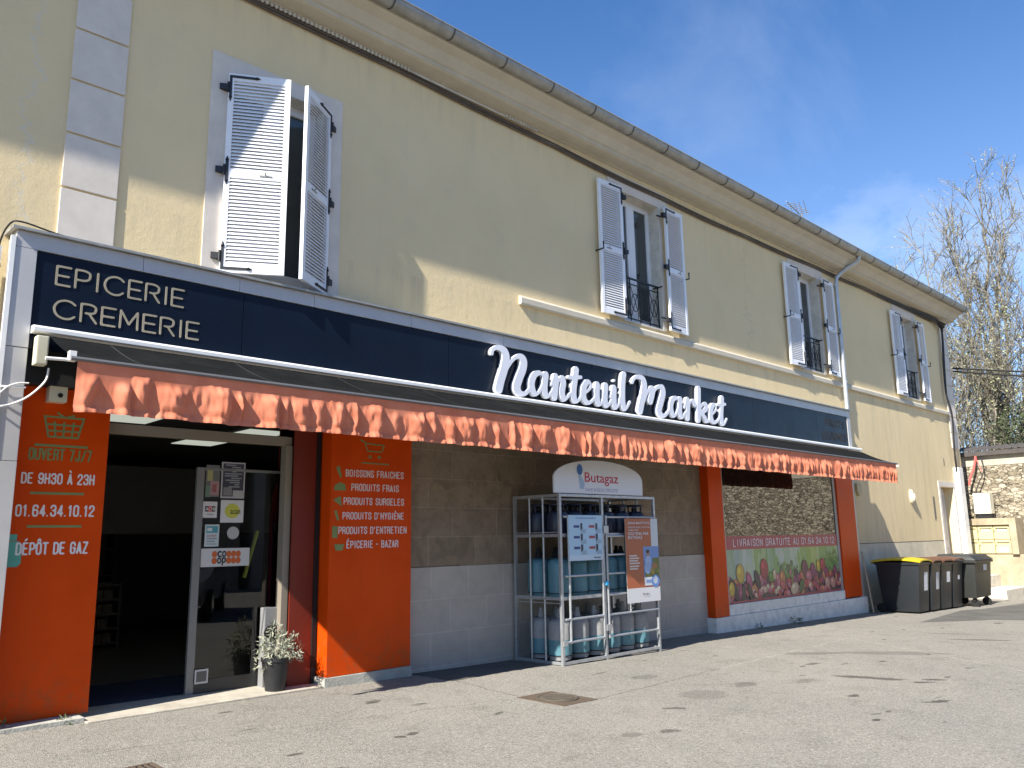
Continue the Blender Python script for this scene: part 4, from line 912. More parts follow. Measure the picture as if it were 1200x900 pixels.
# ================================================================== CABLES ON THE FACADE
ca = MB()
for k in range(4):
    P = []; x = -6
    while x <= 26.1:
        P.append((x, YW-.03-.012*(k % 2), 7.86+k*.018-.025*abs(math.sin(x*1.05+k))*(1 if k == 0 else .6)+(.02*math.sin(x*.4))-(.10*math.exp(-((x-14)/7)**2)))); x += .35
    ca.tube(P, .013 if k else .018, 6)
tag(ca.build('cable_bundle', m_cableb), 'bundle of dark cables running along the wall under the cornice', 'cable')
cb = MB(); rr = random.Random(5)
for k in range(7):
    o_ = rr.uniform(-.03, .03)
    cb.tube([tuple(p) for p in catmull([(21.5+rr.uniform(0, 2), YW-.04, 7.86+o_), (24.2, YW-.06, 7.88+o_*2), (25.6, YW-.10, 7.86+o_*2+.04), (26.2, YW-.12, 7.80+o_*3), (26.38+o_, YW-.12, 7.5), (26.28+o_*2, YW-.09, 6.4), (26.22+o_, YW-.09, 5.6), (26.36+o_, YW-.13, 5.0), (26.28+o_, YW-.11, 3.9), (26.3+o_, YW-.1, 3.3)], 8)], .02, 6)
for k in range(4): cb.tube([(25.9+.1*k, YW-.1, 7.9), (26.2+.1*k, YW-.2, 7.72+.1*(k % 2)), (26.45, YW-.12, 7.6+.05*k)], .022, 6)
tag(cb.build('cable_bundle', m_cable), 'thick tangled black cables hanging down the far corner of the building', 'cable')
pc = MB(); pc.box(26.30, 26.66, YW-.16, YW-.001, .2, 3.42); tag(center(pc.build('cable_cover', m_whitemetal, bev=.01)), 'tall white cover over cables at the far corner', 'cover')
dc = MB()
for z0, z1, y1 in ((6.55, 6.1, -9), (6.45, 5.85, -9)): dc.tube([(27.15, .2, z0), (29, -3, (z0+z1)/2-.25), (31, y1, z1+.3)], .028, 6)
tag(dc.build('overhead_cable', m_cable), 'black overhead cable leaving the far corner across the tree', 'cable')
sp = MB(); sp.box(-1.0, 8.62, YW-.05, YW-.045, 7.90, 7.938); x = -1.0
while x < 8.6:
    if not (6.1 < x < 7.9): sp.box(x, x+.03, YW-.07, YW-.049, 7.895, 7.936)
    x += .06
tag(sp.build('vent_comb', m_sill), 'row of small pale comb teeth under the cornice', 'trim')

# ================================================================== LAMPS AND VENTS ON THE WALL
bl = thing('bulkhead_lamp', 'oval bulkhead lamp on the cream wall above the bins', 'lamp', (22.75, .2, 2.3))
k = MB(); k.lathe([(.001, 0), (.10, 0), (.10, .05), (.085, .07), (.001, .075)], (0, 0, 0), 18); k.v = [(22.75+x, YW-z, 2.48+y*1.9) for x, y, z in k.v]; k.build('housing', m_beige, bl, smooth=50)
k = MB(); k.lathe([(.001, .07), (.065, .072), (.05, .11), (.001, .13)], (0, 0, 0), 18); k.v = [(22.75+x, YW-z, 2.46+y*1.9) for x, y, z in k.v]; k.build('lens', m_lens, bl, smooth=60)
bl = thing('wall_lamp', 'small shield shaped wall lamp beside the shop window under the awning end', 'lamp', (19.42, .2, 2.4))
k = MB(); pr = [(19.30, 2.70), (19.55, 2.70), (19.55, 2.56), (19.48, 2.46), (19.42, 2.42), (19.36, 2.46), (19.30, 2.56)]
k.add([(x, YW-.07, z) for x, z in pr]+[(x, YW, z) for x, z in pr], [tuple(range(7)), tuple(range(13, 6, -1))]+[(i, (i+1) % 7, (i+1) % 7+7, i+7) for i in range(7)]); k.build('shade', mat('sand_plastic', (.5, .42, .25), .5), bl, bev=.01)
for (x, z, w, h, lb) in ((25.55, 3.46, .05, .2, 'narrow dark vent slot in the wall above the far door'), (24.35, 1.9, .12, .62, 'narrow dark letter slot plate on the wall beside the far door')):
    tag(center(sbox(x, x+w, YW-.012, YW, z, z+h).build('vent_slot', mat('vent_grey', (.16, .14, .11), .7))), lb, 'vent')

# ================================================================== ENTRANCE: mat, glass door, posters
dm = MB(); dm.hexa([(2.72, .66, gz(3)+.002), (4.0, .75, gz(3)+.002), (4.15, 1.9, gz(3)+.002), (2.75, 1.9, gz(3)+.002), (2.72, .66, gz(3)+.014), (4.0, .75, gz(3)+.014), (4.15, 1.9, gz(3)+.014), (2.75, 1.9, gz(3)+.014)])
tag(center(dm.build('doormat', m_mat)), 'dark navy mat on the shop floor inside the entrance', 'mat')
gd = thing('glass_door', 'tall glass door panel with grey frame and stickers inside the entrance', 'door', (4.1, .5, .05))
k = MB(); k.box(3.59, 3.67, .485, .525, .05, 2.37); k.box(4.62, 4.68, .485, .525, .05, 2.37); k.box(3.67, 4.62, .495, .52, 2.34, 2.37); k.build('frame', mat('grey_door_frame', (.22, .22, .215), .4, .3, var=.08), gd, bev=.004); k = MB(); k.box(3.67, 4.62, .495, .52, .05, .20); k.build('bottom_rail', mat('dark_rail', (.045, .045, .045), .5), gd)
k = MB(); k.quad((3.67, .505, .20), (4.62, .505, .20), (4.62, .505, 2.34), (3.67, .505, 2.34)); k.build('pane', m_glassdoor, gd)
def poster(label, x0, x1, z0, z1, y, col, marks=(), letters=(), name='poster', cat='poster', border=None):
    p_ = thing(name, label, cat, ((x0+x1)/2, y, z0))
    sbox(x0, x1, y, y+.003, z0, z1).build('sheet', mat('paper_%d%d%d' % tuple(int(c_*99) for c_ in col), col, .6, var=.04), p_)
    Qm = []; yy_ = y-.001
    for mk in marks:
        yy_ -= .0003; a, b, c_, d, cc = mk[:5]
        X, Z = lambda u_: x0+u_*(x1-x0), lambda v_: z0+v_*(z1-z0)
        if len(mk) > 5: Qm.append((ell(X(a), Z(b), c_*(x1-x0), d*(z1-z0), yy_), cc))
        else: Qm.append(([(X(a), yy_, Z(b)), (X(c_), yy_, Z(b)), (X(c_), yy_, Z(d)), (X(a), yy_, Z(d))], cc))
    if Qm: printed('print', Qm, p_)
    for s_, a, b, c_, d, mm_ in letters: text('lettering', s_, x0+a*(x1-x0), x0+c_*(x1-x0), z0+b*(z1-z0), z0+d*(z1-z0), yy_-.001, mm_, p_, .01)
    return p_
yp = .497; wht = (.62, .62, .62)
m_ink = mat('dark_ink', (.02, .02, .025), .6, var=0); m_inkb = mat('blue_ink', (.05, .16, .42), .6, var=0); m_inkr = mat('red_ink', (.55, .03, .05), .5, var=0); m_inko = mat('orange_ink', (.7, .12, .02), .5, var=0)
rp_ = random.Random(11)
poster('dark event poster on the glass door with a pale border', 3.86, 4.13, 2.05, 2.44, yp, (.42, .42, .44), [(.06, .05, .94, .96, (.05, .05, .07))]+[(rp_.uniform(.08, .6), z_, rp_.uniform(.6, .92), z_+.035, (.28, .29, .31)) for z_ in np.linspace(.3, .9, 11)]+[(.5, .05, .95, .22, (.42, .42, .42)), (.1, .07, .46, .3, (.22, .22, .23))])
poster('torn collage of yellow, pink and green paper notices on the glass door', 3.69, 3.84, 2.06, 2.40, yp, (.14, .14, .14), [(.0, .0, .4, .35, (.14, .22, .17)), (.35, .05, 1, .5, (.36, .22, .23)), (.1, .5, .5, .9, (.36, .34, .15)), (.5, .15, .8, .4, (.30, .1, .1))])
poster('white card with red and black letters on the glass door', 3.675, 3.83, 1.84, 2.01, yp, wht, [(.15, .38, .36, .72, (.02, .02, .02)), (.36, .38, .64, .72, (.5, .03, .05)), (.64, .38, .86, .72, (.02, .02, .02)), (.25, .2, .75, .24, (.2, .2, .2))], [('ACHI', .18, .44, .84, .66, m_printw)])
poster('white card with a round yellow emblem on the glass door', 3.87, 4.13, 1.79, 2.03, yp, wht, [(.5, .52, .33, .33, (.55, .55, .08), 1)], [('acan', .42, .38, .85, .56, m_ink)])
poster('blue and white payment sticker below the red and black card', 3.71, 3.865, 1.54, 1.77, yp, (.50, .56, .58), [(.1, .62, .9, .92, (.08, .30, .38)), (.15, .7, .5, .85, (.6, .62, .62)), (.15, .1, .85, .13, (.2, .25, .3)), (.15, .22, .7, .26, (.2, .25, .3)), (.15, .34, .85, .38, (.2, .25, .3)), (.15, .46, .8, .5, (.4, .15, .15))])
k = MB(); k.lathe([(.001, 0), (.072, 0), (.072, .003), (.001, .003)], (0, 0, 0), 24); k.v = [(4.02+x*.93, yp-z, 1.68+y*.93) for x, y, z in k.v]
tag(center(k.build('sticker', mat('pale_sticker', (.42, .42, .42), .5))), 'plain round pale sticker on the glass door', 'sticker')
oc = (.55, .12, .03); mk = []
for r_ in range(2):
    for c_ in (0, 3, 4, 5): mk.append((.27+c_*.098, .68-r_*.36, .0535, .18, oc, 1))
bp = poster('white banner with orange dots and black ring letters across the glass door', 3.68, 4.22, 1.33, 1.52, yp, (.56, .56, .55), mk)
for i, ch in enumerate('coop'):
    text('lettering', ch, 3.68+.54*(.325+.098*(i % 2)), 3.68+.54*(.325+.088+.098*(i % 2)), 1.33+.19*((.51 if i < 2 else .15) - (.1 if ch == 'p' else 0)), 1.33+.19*(.86 if i < 2 else .50), yp-.004, m_ink, bp, .02)
poster('small white card with dark picture low on the glass door', 3.67, 3.81, .17, .31, yp-.03, (.5, .5, .5), [(.12, .14, .88, .86, (.1, .1, .1))])
ys = MB(); ys.tube([(4.20, .56, 1.20), (4.33, .55, 1.70)], .022, 8); tag(ys.build('yellow_tube', m_yell), 'thin yellow green tube slanting behind the glass door', 'stick')  # thin slanting tube in yellow green
pp = thing('closed_parasol', 'closed red parasol on a magenta pole behind the glass door', 'parasol', (4.56, .8, .05))
k = MB(); k.lathe([(.03, 1.78), (.07, 1.82), (.10, 1.95), (.09, 2.12), (.06, 2.22), (.015, 2.28)], (4.72, .78, 0), 12); k.build('canopy', m_redc, pp, smooth=40)
k = MB(); k.tube([(4.62, .78, .05), (4.62, .78, 1.95)], .022, 8); k.build('pole', m_magenta, pp)
# ceiling lights, shelves
for i, (x, y, lb) in enumerate(((3.40, 2.1, 'ceiling light panel just inside the shop, left of the others'), (5.25, 2.4, 'ceiling light panel just inside the shop, right of the others'), (5.06, 3.95, 'ceiling light panel deeper in the shop'))):
    c_ = thing('ceiling_light', lb, 'light', (x, y, 3.05), 'ceiling lights in the shop')
    sbox(x-.33, x+.33, y-.33, y+.33, 3.06, 3.09).build('frame', m_roomp, c_); sbox(x-.3, x+.3, y-.3, y+.3, 3.05, 3.058).build('diffuser', m_lamp, c_)
for i, (x0, x1, y, h, lb) in enumerate(((2.3, 3.4, 7.6, 1.9, 'dark shelf unit at the back of the shop on the left'), (3.9, 5.2, 7.6, 2.0, 'dark shelf unit at the back of the shop on the right'), (2.4, 4.6, 5.4, 1.0, 'low dark counter with goods across the shop'))):
    s_ = thing('shelf_unit' if i < 2 else 'counter', lb, 'shelf' if i < 2 else 'counter', ((x0+x1)/2, y, .05))
    k = MB(); k.box(x0, x1, y+.4, y+.45, .05, h); k.box(x0, x0+.04, y, y+.4, .05, h); k.box(x1-.04, x1, y, y+.4, .05, h)
    for j in range(5): k.box(x0+.04, x1-.04, y+.01, y+.4, .1+j*(h-.15)/4, .13+j*(h-.15)/4)
    k.build('frame', m_room, s_); gd_ = MB(); rr = random.Random(i)
    for j in range(4):
        x = x0+.08
        while x < x1-.2:
            w = rr.uniform(.07, .2); hh = rr.uniform(.12, (h-.15)/4-.08); gd_.box(x, x+w, y+.06, y+.32, .131+j*(h-.15)/4, .131+j*(h-.15)/4+hh); x += w+.015
    gd_.build('goods', m_good, s_)
# plant pot and box
po = thing('plant_pot', 'dark plastic pot with silvery leaved plant on the doorstep', 'plant pot', (4.40, .16, gz(4.4)+.02))
k = MB(); k.lathe([(.10, 0), (.145, .30), (.155, .30), (.155, .335), (.14, .335), (.135, .31), (.001, .30)], (4.40, .16, gz(4.4)+.02), 22); k.build('pot', m_pot, po, smooth=40)
def leafcloud(c, rad, n, size, seed, squash=.8, droop=0, hollow=.3, elong=2.0):
    mb = MB(); rr = random.Random(seed)
    for k_ in range(n):
        d = Vector((rr.gauss(0, 1), rr.gauss(0, 1), rr.gauss(0, 1))).normalized(); q_ = rr.uniform(hollow, 1)**.6
        p_ = Vector(c)+Vector((d.x*rad*q_, d.y*rad*q_, d.z*rad*q_*squash-droop*(d.x*d.x+d.y*d.y)*q_))
        a = Vector((rr.gauss(0, 1), rr.gauss(0, 1), rr.gauss(0, 1))).normalized(); b = a.cross(d).normalized() if a.cross(d).length > .01 else Vector((1, 0, 0))
        s_ = size*rr.uniform(.6, 1.4); a = (d*.7+a*.7).normalized()
        mb.add([p_-b*s_*.35, p_+a*s_*elong*.5-b*s_*.12, p_+a*s_*elong, p_+a*s_*elong*.45+b*s_*.35], [(0, 1, 2, 3)])
    return mb
lf = leafcloud((4.40, .16, gz(4.5)+.47), .2, 420, .028, 1, .75, .02); lf.add(*(lambda z: (z.v, z.f))(leafcloud((4.55, .09, gz(4.5)+.47), .12, 170, .026, 2, 1.1, .12)))
lf.add(*(lambda z: (z.v, z.f))(leafcloud((4.25, .16, gz(4.5)+.36), .1, 90, .026, 4, 1.2, .1))); lf.add(*(lambda z: (z.v, z.f))(leafcloud((4.36, .14, gz(4.5)+.64), .06, 60, .024, 5, 1.4, 0)))
lf.build('foliage', m_silver, po)
stm = MB()
for k_ in range(14):
    a = rnd.uniform(0, 6.28); stm.tube([(4.4+.05*math.cos(a), .16+.05*math.sin(a), gz(4.5)+.32), (4.4+.16*math.cos(a), .16+.16*math.sin(a), gz(4.5)+.5)], .004, 4)
stm.build('stem', m_silver, po)
wb = thing('waste_box', 'white and red box standing behind the potted plant', 'box', (4.46, .41, .05))
sbox(4.36, 4.565, .36, .47, .05, .88).build('body', mat('grey_white_box', (.24, .24, .24), .5), wb, bev=.01)
sbox(4.515, 4.572, .35, .475, .05, .86).build('red_stripe', m_redp, wb)
k = MB(); k.lathe([(.001, 0), (.11, 0), (.11, .008), (.001, .008)], (0, 0, 0), 16); k.v = [(4.46+x, .355-z, .62+y*.75) for x, y, z in k.v]; k.build('opening', m_black, wb)

# ================================================================== GAS CYLINDER CAGE
GZ = gz(8.8)
cg = thing('gas_cage', 'galvanised steel cage of gas cylinders with white arched header board', 'cage', (8.85, -.35, GZ))
cx0, cx1, cy0, cy1, ct_ = 7.88, 9.92, -.74, .09, 2.14
def bar(mb, a, b, r_=.017): mb.tube([a, b], r_, 8)
k = MB()
for x in (cx0, cx1):
    for y in (cy0, cy1): k.box(x-.02, x+.02, y-.02, y+.02, GZ-.03, ct_)
for z in (GZ+.04, ct_-.02):
    k.box(cx0+.02, cx1-.02, cy0-.018, cy0+.018, z-.018, z+.018); k.box(cx0+.02, cx1-.02, cy1-.018, cy1+.018, z-.018, z+.018)
    for x in (cx0, cx1): k.box(x-.018, x+.018, cy0+.02, cy1-.02, z-.018, z+.018)
k.build('frame', m_galv, cg, bev=.003)
for x in (cx0, cx1):
    k = MB()
    for y in (cy0+(cy1-cy0)*.36, cy0+(cy1-cy0)*.66): bar(k, (x, y, GZ+.05), (x, y, ct_-.03), .014)
    for z in (.80, 1.60): k.box(x-.012, x+.012, cy0+.02, cy1-.02, z-.02, z+.02)
    bar(k, (x, cy0+.02, .74), (x, cy1-.02, .74), .008); bar(k, (x, cy0+.02, 1.64), (x, cy1-.02, 1.64), .008)
    k.build('side_bars', m_galv, cg, smooth=50)
k = MB(); xm = 8.73
for x in (8.01, 8.68): bar(k, (x, cy0-.03, .24), (x, cy0-.03, 1.86), .017)
for z in (.26, .54, 1.08, 1.84): bar(k, (7.92, cy0-.03, z), (8.69, cy0-.03, z), .016)
k.box(7.86, 7.93, cy0-.045, cy0-.015, .22, .28); k.build('gate', m_galv, cg, smooth=50)
k = MB()
for x in (8.78,): bar(k, (x, cy0-.03, .24), (x, cy0-.03, 1.86), .017)
bar(k, (9.26, cy0-.03, .54), (9.26, cy0-.03, 1.84), .013)
for z in (.26, .54, .80, 1.08, 1.33, 1.58, 1.84): bar(k, (8.78, cy0-.03, z), (9.90 if z > 1.5 or z < .6 else 9.28, cy0-.03, z), .015)
bar(k, (9.88, cy0-.03, .2), (9.88, cy0-.03, .42), .02); k.box(8.70, 8.80, cy0-.06, cy0-.02, 1.62, 1.72); k.box(8.70, 8.80, cy0-.06, cy0-.02, .34, .42)
k.build('gate', m_galv, cg, smooth=50)
k = MB(); k.box(xm-.02, xm+.02, cy0-.02, cy0+.02, GZ-.03, ct_-.04); k.build('mullion', m_galv, cg)
pl_ = MB(); pl_.box(8.705, 8.755, cy0-.075, cy0-.045, .93, .98); pl_.build('padlock', mat('blue_lock', (.03, .3, .6), .4), cg, bev=.006)
for z in (.80, 1.60):
    k = MB(); k.box(cx0+.02, cx1-.02, cy0+.0, cy0+.03, z-.022, z+.022)
    for y in np.linspace(cy0+.08, cy1-.06, 8): k.box(cx0+.02, cx1-.02, y-.008, y+.008, z-.012, z+.0)
    k.build('shelf', m_galv, cg)
hd = MB(); pr = [(7.79, 2.15), (9.68, 2.15), (9.68, 2.36)]+[(8.735+.945*math.cos(t_), 2.36+.25*math.sin(t_)) for t_ in np.linspace(.08, math.pi-.08, 22)]+[(7.79, 2.36)]
n_ = len(pr); yh = cy0-.005
hd.add([(x, yh, z) for x, z in pr]+[(x, yh+.025, z) for x, z in pr], [tuple(range(n_)), tuple(range(2*n_-1, n_-1, -1))]+[(i, (i+1) % n_, (i+1) % n_+n_, i+n_) for i in range(n_)])
hb = hd.build('header_board', mat('white_board', (.72, .73, .75), .45, var=.03), cg)
text('lettering', 'Butagaz', 8.40, 9.12, 2.265, 2.44, yh-.003, m_inkr, hb, .006)
text('lettering', 'GAZ & ÉLECTRICITÉ', 8.40, 9.10, 2.185, 2.238, yh-.003, mat('lilac_ink', (.34, .36, .50), .5, var=0), hb, .0)
lg = MB(); pq(lg, [(8.30+.06*math.cos(t_), 2.47+.075*math.sin(t_)) for t_ in np.linspace(0, 6.0, 16)], yh-.003); lg.build('emblem', m_inkb, hb)
lg = MB(); pq(lg, [(8.27, 2.40), (8.33, 2.39), (8.40, 2.28), (8.37, 2.21), (8.30, 2.21)], yh-.002); lg.build('emblem', mat('pale_blue_ink', (.35, .47, .62), .5, var=0), hb)
# cylinders
def bottle(kind):
    a = thing('gas_cylinder', '', 'gas cylinder')
    if kind == 'dark':
        k = MB(); k.lathe([(.14, .0), (.152, .02), (.152, .24), (.13, .30), (.06, .33), (.05, .33)], (0, 0, 0), 18); k.build('body', m_dkblue, a, local=True, smooth=40)
        k = MB()
        for t_ in (.5, 2.6, 4.7): k.tube([(.10*math.cos(t_), .10*math.sin(t_), .28), (.11*math.cos(t_), .11*math.sin(t_), .41)], .012, 6)
        k.tube([(.11*math.cos(t_), .11*math.sin(t_), .41) for t_ in np.linspace(0, 6.283, 17)], .016, 6); k.build('handle', m_dkblue, a, local=True)
        k = MB(); k.lathe([(.04, .33), (.04, .38), (.02, .39)], (0, 0, 0), 10); k.build('valve', m_black, a, local=True)
        return a
    H = .50
    k = MB(); k.lathe([(.125, .035), (.15, .055), (.155, .09), (.155, H*.5)], (0, 0, 0), 22)
    if kind == 'blue': k = MB(); k.lathe([(.125, .035), (.15, .055), (.155, .09), (.155, H*.84), (.145, H*.93), (.115, H*.98), (.06, H), (.04, H)], (0, 0, 0), 22)
    k.build('body', m_blue, a, local=True, smooth=40)
    if kind == 'two':
        k = MB(); k.lathe([(.1552, H*.5), (.1552, H*.84), (.146, H*.93), (.115, H*.99), (.06, H+.01), (.04, H+.01)], (0, 0, 0), 22); k.build('shoulder', m_grey, a, local=True, smooth=40)
    k = MB(); k.lathe([(.135, 0), (.142, 0), (.142, .045), (.15, .06), (.13, .06)], (0, 0, 0), 22); k.build('foot_ring', m_grey if kind == 'two' else m_blue, a, local=True, smooth=40)
    k = MB(); k.lathe([(.045, H), (.045, H+.06), (.03, H+.09), (.03, H+.13), (.012, H+.14)], (0, 0, 0), 12); k.tube([(0, 0, H+.06), (.07, -.03, H+.05)], .014, 6); k.build('valve', m_grey if kind == 'two' else m_black, a, local=True, smooth=40)
    k = MB(); k.lathe([(.150, .050), (.1545, .051), (.1545, .060), (.150, .061)], (0, 0, 0), 22)
    k.build('vent_gap', m_black, a, local=True)
    return a
def dup(o):
    c_ = o.copy(); C.objects.link(c_)
    for ch in [q_ for q_ in bpy.data.objects if q_.parent == o]:
        d_ = ch.copy(); C.objects.link(d_); d_.parent = c_
    return c_
protos = {'blue': bottle('blue'), 'two': bottle('two'), 'dark': bottle('dark')}; used_ = set()
ordn = ['leftmost', 'second from left', 'third from left', 'third from right', 'second from right', 'rightmost']
for kind, zb, tier, desc, nn in (('two', GZ+.062, 'bottom', 'grey shouldered blue gas cylinder', 6), ('blue', .802, 'middle', 'all blue gas cylinder', 6), ('dark', 1.602, 'top', 'short navy gas cylinder', 6)):
    for row, y in (('front', -.52), ('back', -.17)):
        for i in range(nn):
            x = 8.07+i*.332
            if kind == 'blue' and row == 'front' and i == 5: continue
            o = protos[kind] if kind not in used_ else dup(protos[kind]); used_.add(kind)
            o.location = (x+rnd.uniform(-.012, .012), y+rnd.uniform(-.012, .012), zb); o.rotation_euler = (0, 0, rnd.uniform(0, 6.28))
            o['label'] = '%s, %s tier, %s row, %s' % (desc, tier, row, ordn[i]); o['group'] = 'gas cylinders in the cage'
mks = [(.0, .0, 1, 1, (.42, .60, .74)), (.0, .0, 1, .12, (.55, .66, .75))]
for r_ in range(3):
    for c_ in range(2):
        x, z = .14+c_*.45, .72-r_*.235; mks += [(x, z, x+.17, z+.055, (.03, .06, .20) if c_ == 0 else (.35, .05, .06)), (x+.20, z-.06, x+.26, z+.10, (.03, .03, .05)), (x+.22, z-.12, x+.36, z-.03, (.30, .42, .52))]
cp_ = poster('pale blue instruction board with six small diagrams on the cage front', 7.99, 8.67, 1.27, 1.86, cy0-.055, (.45, .62, .76), mks, [('Consignes bouteilles', .2, .91, .8, .955, m_inkb), ('Butagaz', .72, .03, .93, .08, m_ink)], 'instruction_board', 'sign')
o_ = (.42, .115, .045)
mk2 = [(.0, .17, 1, 1, o_), (.0, .0, 1, .17, (.66, .66, .67)), (.78, .66, 1, 1, (.60, .62, .64)), (.52, .24, 1, .66, (.10, .20, .46)), (.52, .50, 1, .66, (.16, .28, .55)), (.55, .24, 1, .36, (.10, .12, .035)), (.80, .34, 1, .52, (.13, .16, .04)), (.66, .47, .10, .08, (.34, .45, .66), 1), (.64, .40, .11, .07, (.28, .40, .62), 1), (.66, .575, .055, .035, (.36, .20, .13), 1), (.655, .60, .055, .022, (.03, .02, .02), 1), (.85, .42, .09, .035, (.36, .16, .06), 1), (.78, .36, .07, .04, (.30, .22, .05), 1), (.52, .19, .78, .29, (.64, .66, .70)), (.86, .24, .13, .075, (.12, .25, .55), 1), (.86, .25, .07, .045, (.5, .55, .62), 1), (.57, .22, .73, .26, (.2, .3, .55))]
for z in (.545, .515, .485, .455, .42, .39): mk2.append((.08, z, .08+.33-.02*((z*100) % 5), z+.018, (.66, .55, .5)))
poster('tall rust orange poster with a man in a blue shirt on the cage gate', 9.16, 9.92, .66, 1.82, cy0-.06, (.6, .6, .6), mk2, [('JEAN-BAPTISTE,', .07, .925, .75, .96, m_printw), ('MARAÎCHER À NOTRE', .07, .885, .75, .908, m_print), ('TABLE EST', .07, .85, .4, .872, m_print), ('SOUTENU PAR', .07, .80, .70, .835, m_printw), ('BUTAGAZ', .07, .755, .5, .79, m_printw), ('Butagaz', .45, .08, .65, .105, m_ink)])

# ================================================================== BINS
def bin2(x, y, lidm, bodym, label, stick, h=1.0, w=.58, d=.72, rot=0.0, lidlift=0):
    z = gz(x)+.004; o = thing('wheelie_bin', label, 'bin', (x, y, z), 'bins along the wall', (0, 0, rot))
    # local: x width, front at -y, wheels at back
    k = MB(); t_ = .86; fy0, by0, fy1, by1 = -d*.40, d*.36, -d*.5, d*.5
    k.hexa([(-w/2*t_, fy0, .03), (w/2*t_, fy0, .03), (w/2*t_, by0, .03), (-w/2*t_, by0, .03), (-w/2, fy1, h), (w/2, fy1, h), (w/2, by1-.06, h), (-w/2, by1-.06, h)]); k.build('body', bodym, o, local=True, bev=.03, smooth=40)
    k = MB(); k.box(-w/2-.018, w/2+.018, fy1-.02, by1-.045, h-.065, h-.005); k.build('rim', bodym, o, local=True, bev=.01)
    k = MB(); n = 8; vs = []
    for j in range(n+1):
        v = j/n; yy_ = fy1-.045+(by1+.03-(fy1-.045))*v; zz = h+.01+.075*math.sin(math.pi*(.12+.8*v))+lidlift*(1-v)
        for xx in (-w/2-.03, -w/4, 0, w/4, w/2+.03): vs.append((xx, yy_, zz+(.018 if abs(xx) < w/2 else -.015)))
    top = len(vs); vs += [(a, b, c_-.03) for a, b, c_ in vs]
    fs = []
    for j in range(n):
        for i in range(4):
            a = j*5+i; fs += [(a, a+1, a+6, a+5), (top+a, top+a+5, top+a+6, top+a+1)]
    for i in range(4): fs += [(i, top+i, top+i+1, i+1), (n*5+i, n*5+i+1, top+n*5+i+1, top+n*5+i)]
    for j in range(n): fs += [(j*5, (j+1)*5, top+(j+1)*5, top+j*5), (j*5+4, top+j*5+4, top+(j+1)*5+4, (j+1)*5+4)]
    k.add(vs, fs); k.build('lid', lidm, o, local=True, smooth=40)
    k = MB(); k.tube([(-w/2*.8, by1+.04, h-.02), (w/2*.8, by1+.04, h-.02)], .018, 8); k.box(-w*.35, -w*.3, by1-.08, by1+.04, h-.04, h); k.box(w*.3, w*.35, by1-.08, by1+.04, h-.04, h); k.build('handle', bodym, o, local=True)
    for s_ in (-1, 1):
        k = MB(); k.tube([(s_*(w/2-.02), by0+.02, .1), (s_*(w/2+.03), by0+.02, .1)], .1, 16); k.build('wheel', m_rubber, o, local=True, smooth=40)
    if stick:
        zb, hh, ww = stick; fz = lambda z_: fy0+(fy1-fy0)*(z_-.03)/(h-.03)-.004
        k = MB(); k.quad((-.02, fz(zb), zb), (-.02+ww, fz(zb), zb), (-.02+ww, fz(zb+hh), zb+hh), (-.02, fz(zb+hh), zb+hh)); k.build('sticker', m_sticker, o, local=True)
    return o
bin2(19.32, -.62, m_lidy, m_binn, 'dark wheelie bin with bright yellow lid at the near end of the row', (.48, .40, .22), h=1.10, w=.66, d=1.0)
bin2(20.03, -.63, m_lidb, m_binn, 'dark wheelie bin second in the row, brown lid and tall white sticker', (.48, .38, .2), h=1.08, w=.66, d=.98, rot=R(2))
bin2(20.72, -.64, m_lidb, m_binn, 'dark wheelie bin in the middle of the row with small white sticker', (.62, .24, .2), h=1.08, w=.64, d=.98, rot=R(-2))
bin2(21.41, -.66, m_lidb, m_binn, 'dark wheelie bin with dull brown lid next to the large container', (.66, .1, .14), h=1.08, w=.66, d=.96, lidlift=.02)
z = gz(23); o = thing('waste_container', 'large four wheeled dark waste container at the far end of the bin row', 'bin', (22.55, -.95, z), 'bins along the wall')
k = MB(); k.hexa([(-.55, -.34, .22), (.55, -.34, .22), (.55, .34, .22), (-.55, .34, .22), (-.63, -.40, 1.08), (.63, -.40, 1.08), (.63, .40, 1.08), (-.63, .40, 1.08)]); k.build('body', m_bink, o, local=True, bev=.03, smooth=40)
k = MB(); k.box(-.67, .67, -.44, .44, 1.05, 1.11); k.build('rim', m_bink, o, local=True, bev=.012)
k = MB(); k.hexa([(-.68, -.46, 1.115), (.68, -.46, 1.115), (.68, .45, 1.115), (-.68, .45, 1.115), (-.60, -.30, 1.24), (.60, -.30, 1.24), (.64, .42, 1.26), (-.64, .42, 1.26)]); k.build('lid', m_binn, o, local=True, bev=.03, smooth=40)
for sx_ in (-1, 1):
    for sy_ in (-1, 1):
        k = MB(); k.tube([(sx_*.44-.025, sy_*.26, .10), (sx_*.44+.025, sy_*.26, .10)], .1, 14); k.box(sx_*.44-.05, sx_*.44+.05, sy_*.26-.03, sy_*.26+.03, .14, .24); k.build('wheel', m_rubber, o, local=True, smooth=40)
k = MB(); fz = lambda z_: -.34-.06*(z_-.22)/.86-.005; k.quad((.0, fz(.86), .86), (.26, fz(.86), .86), (.26, fz(1.0), 1.0), (.0, fz(1.0), 1.0)); k.build('sticker', m_sticker, o, local=True)
sk = MB(); sk.tube([(18.62, -.20, gz(18.6)+.01), (18.80, .015, 1.14)], .018, 8); tag(sk.build('wooden_stick', m_wood), 'thin wooden stick leaning against the shop corner beside the first bin', 'stick')

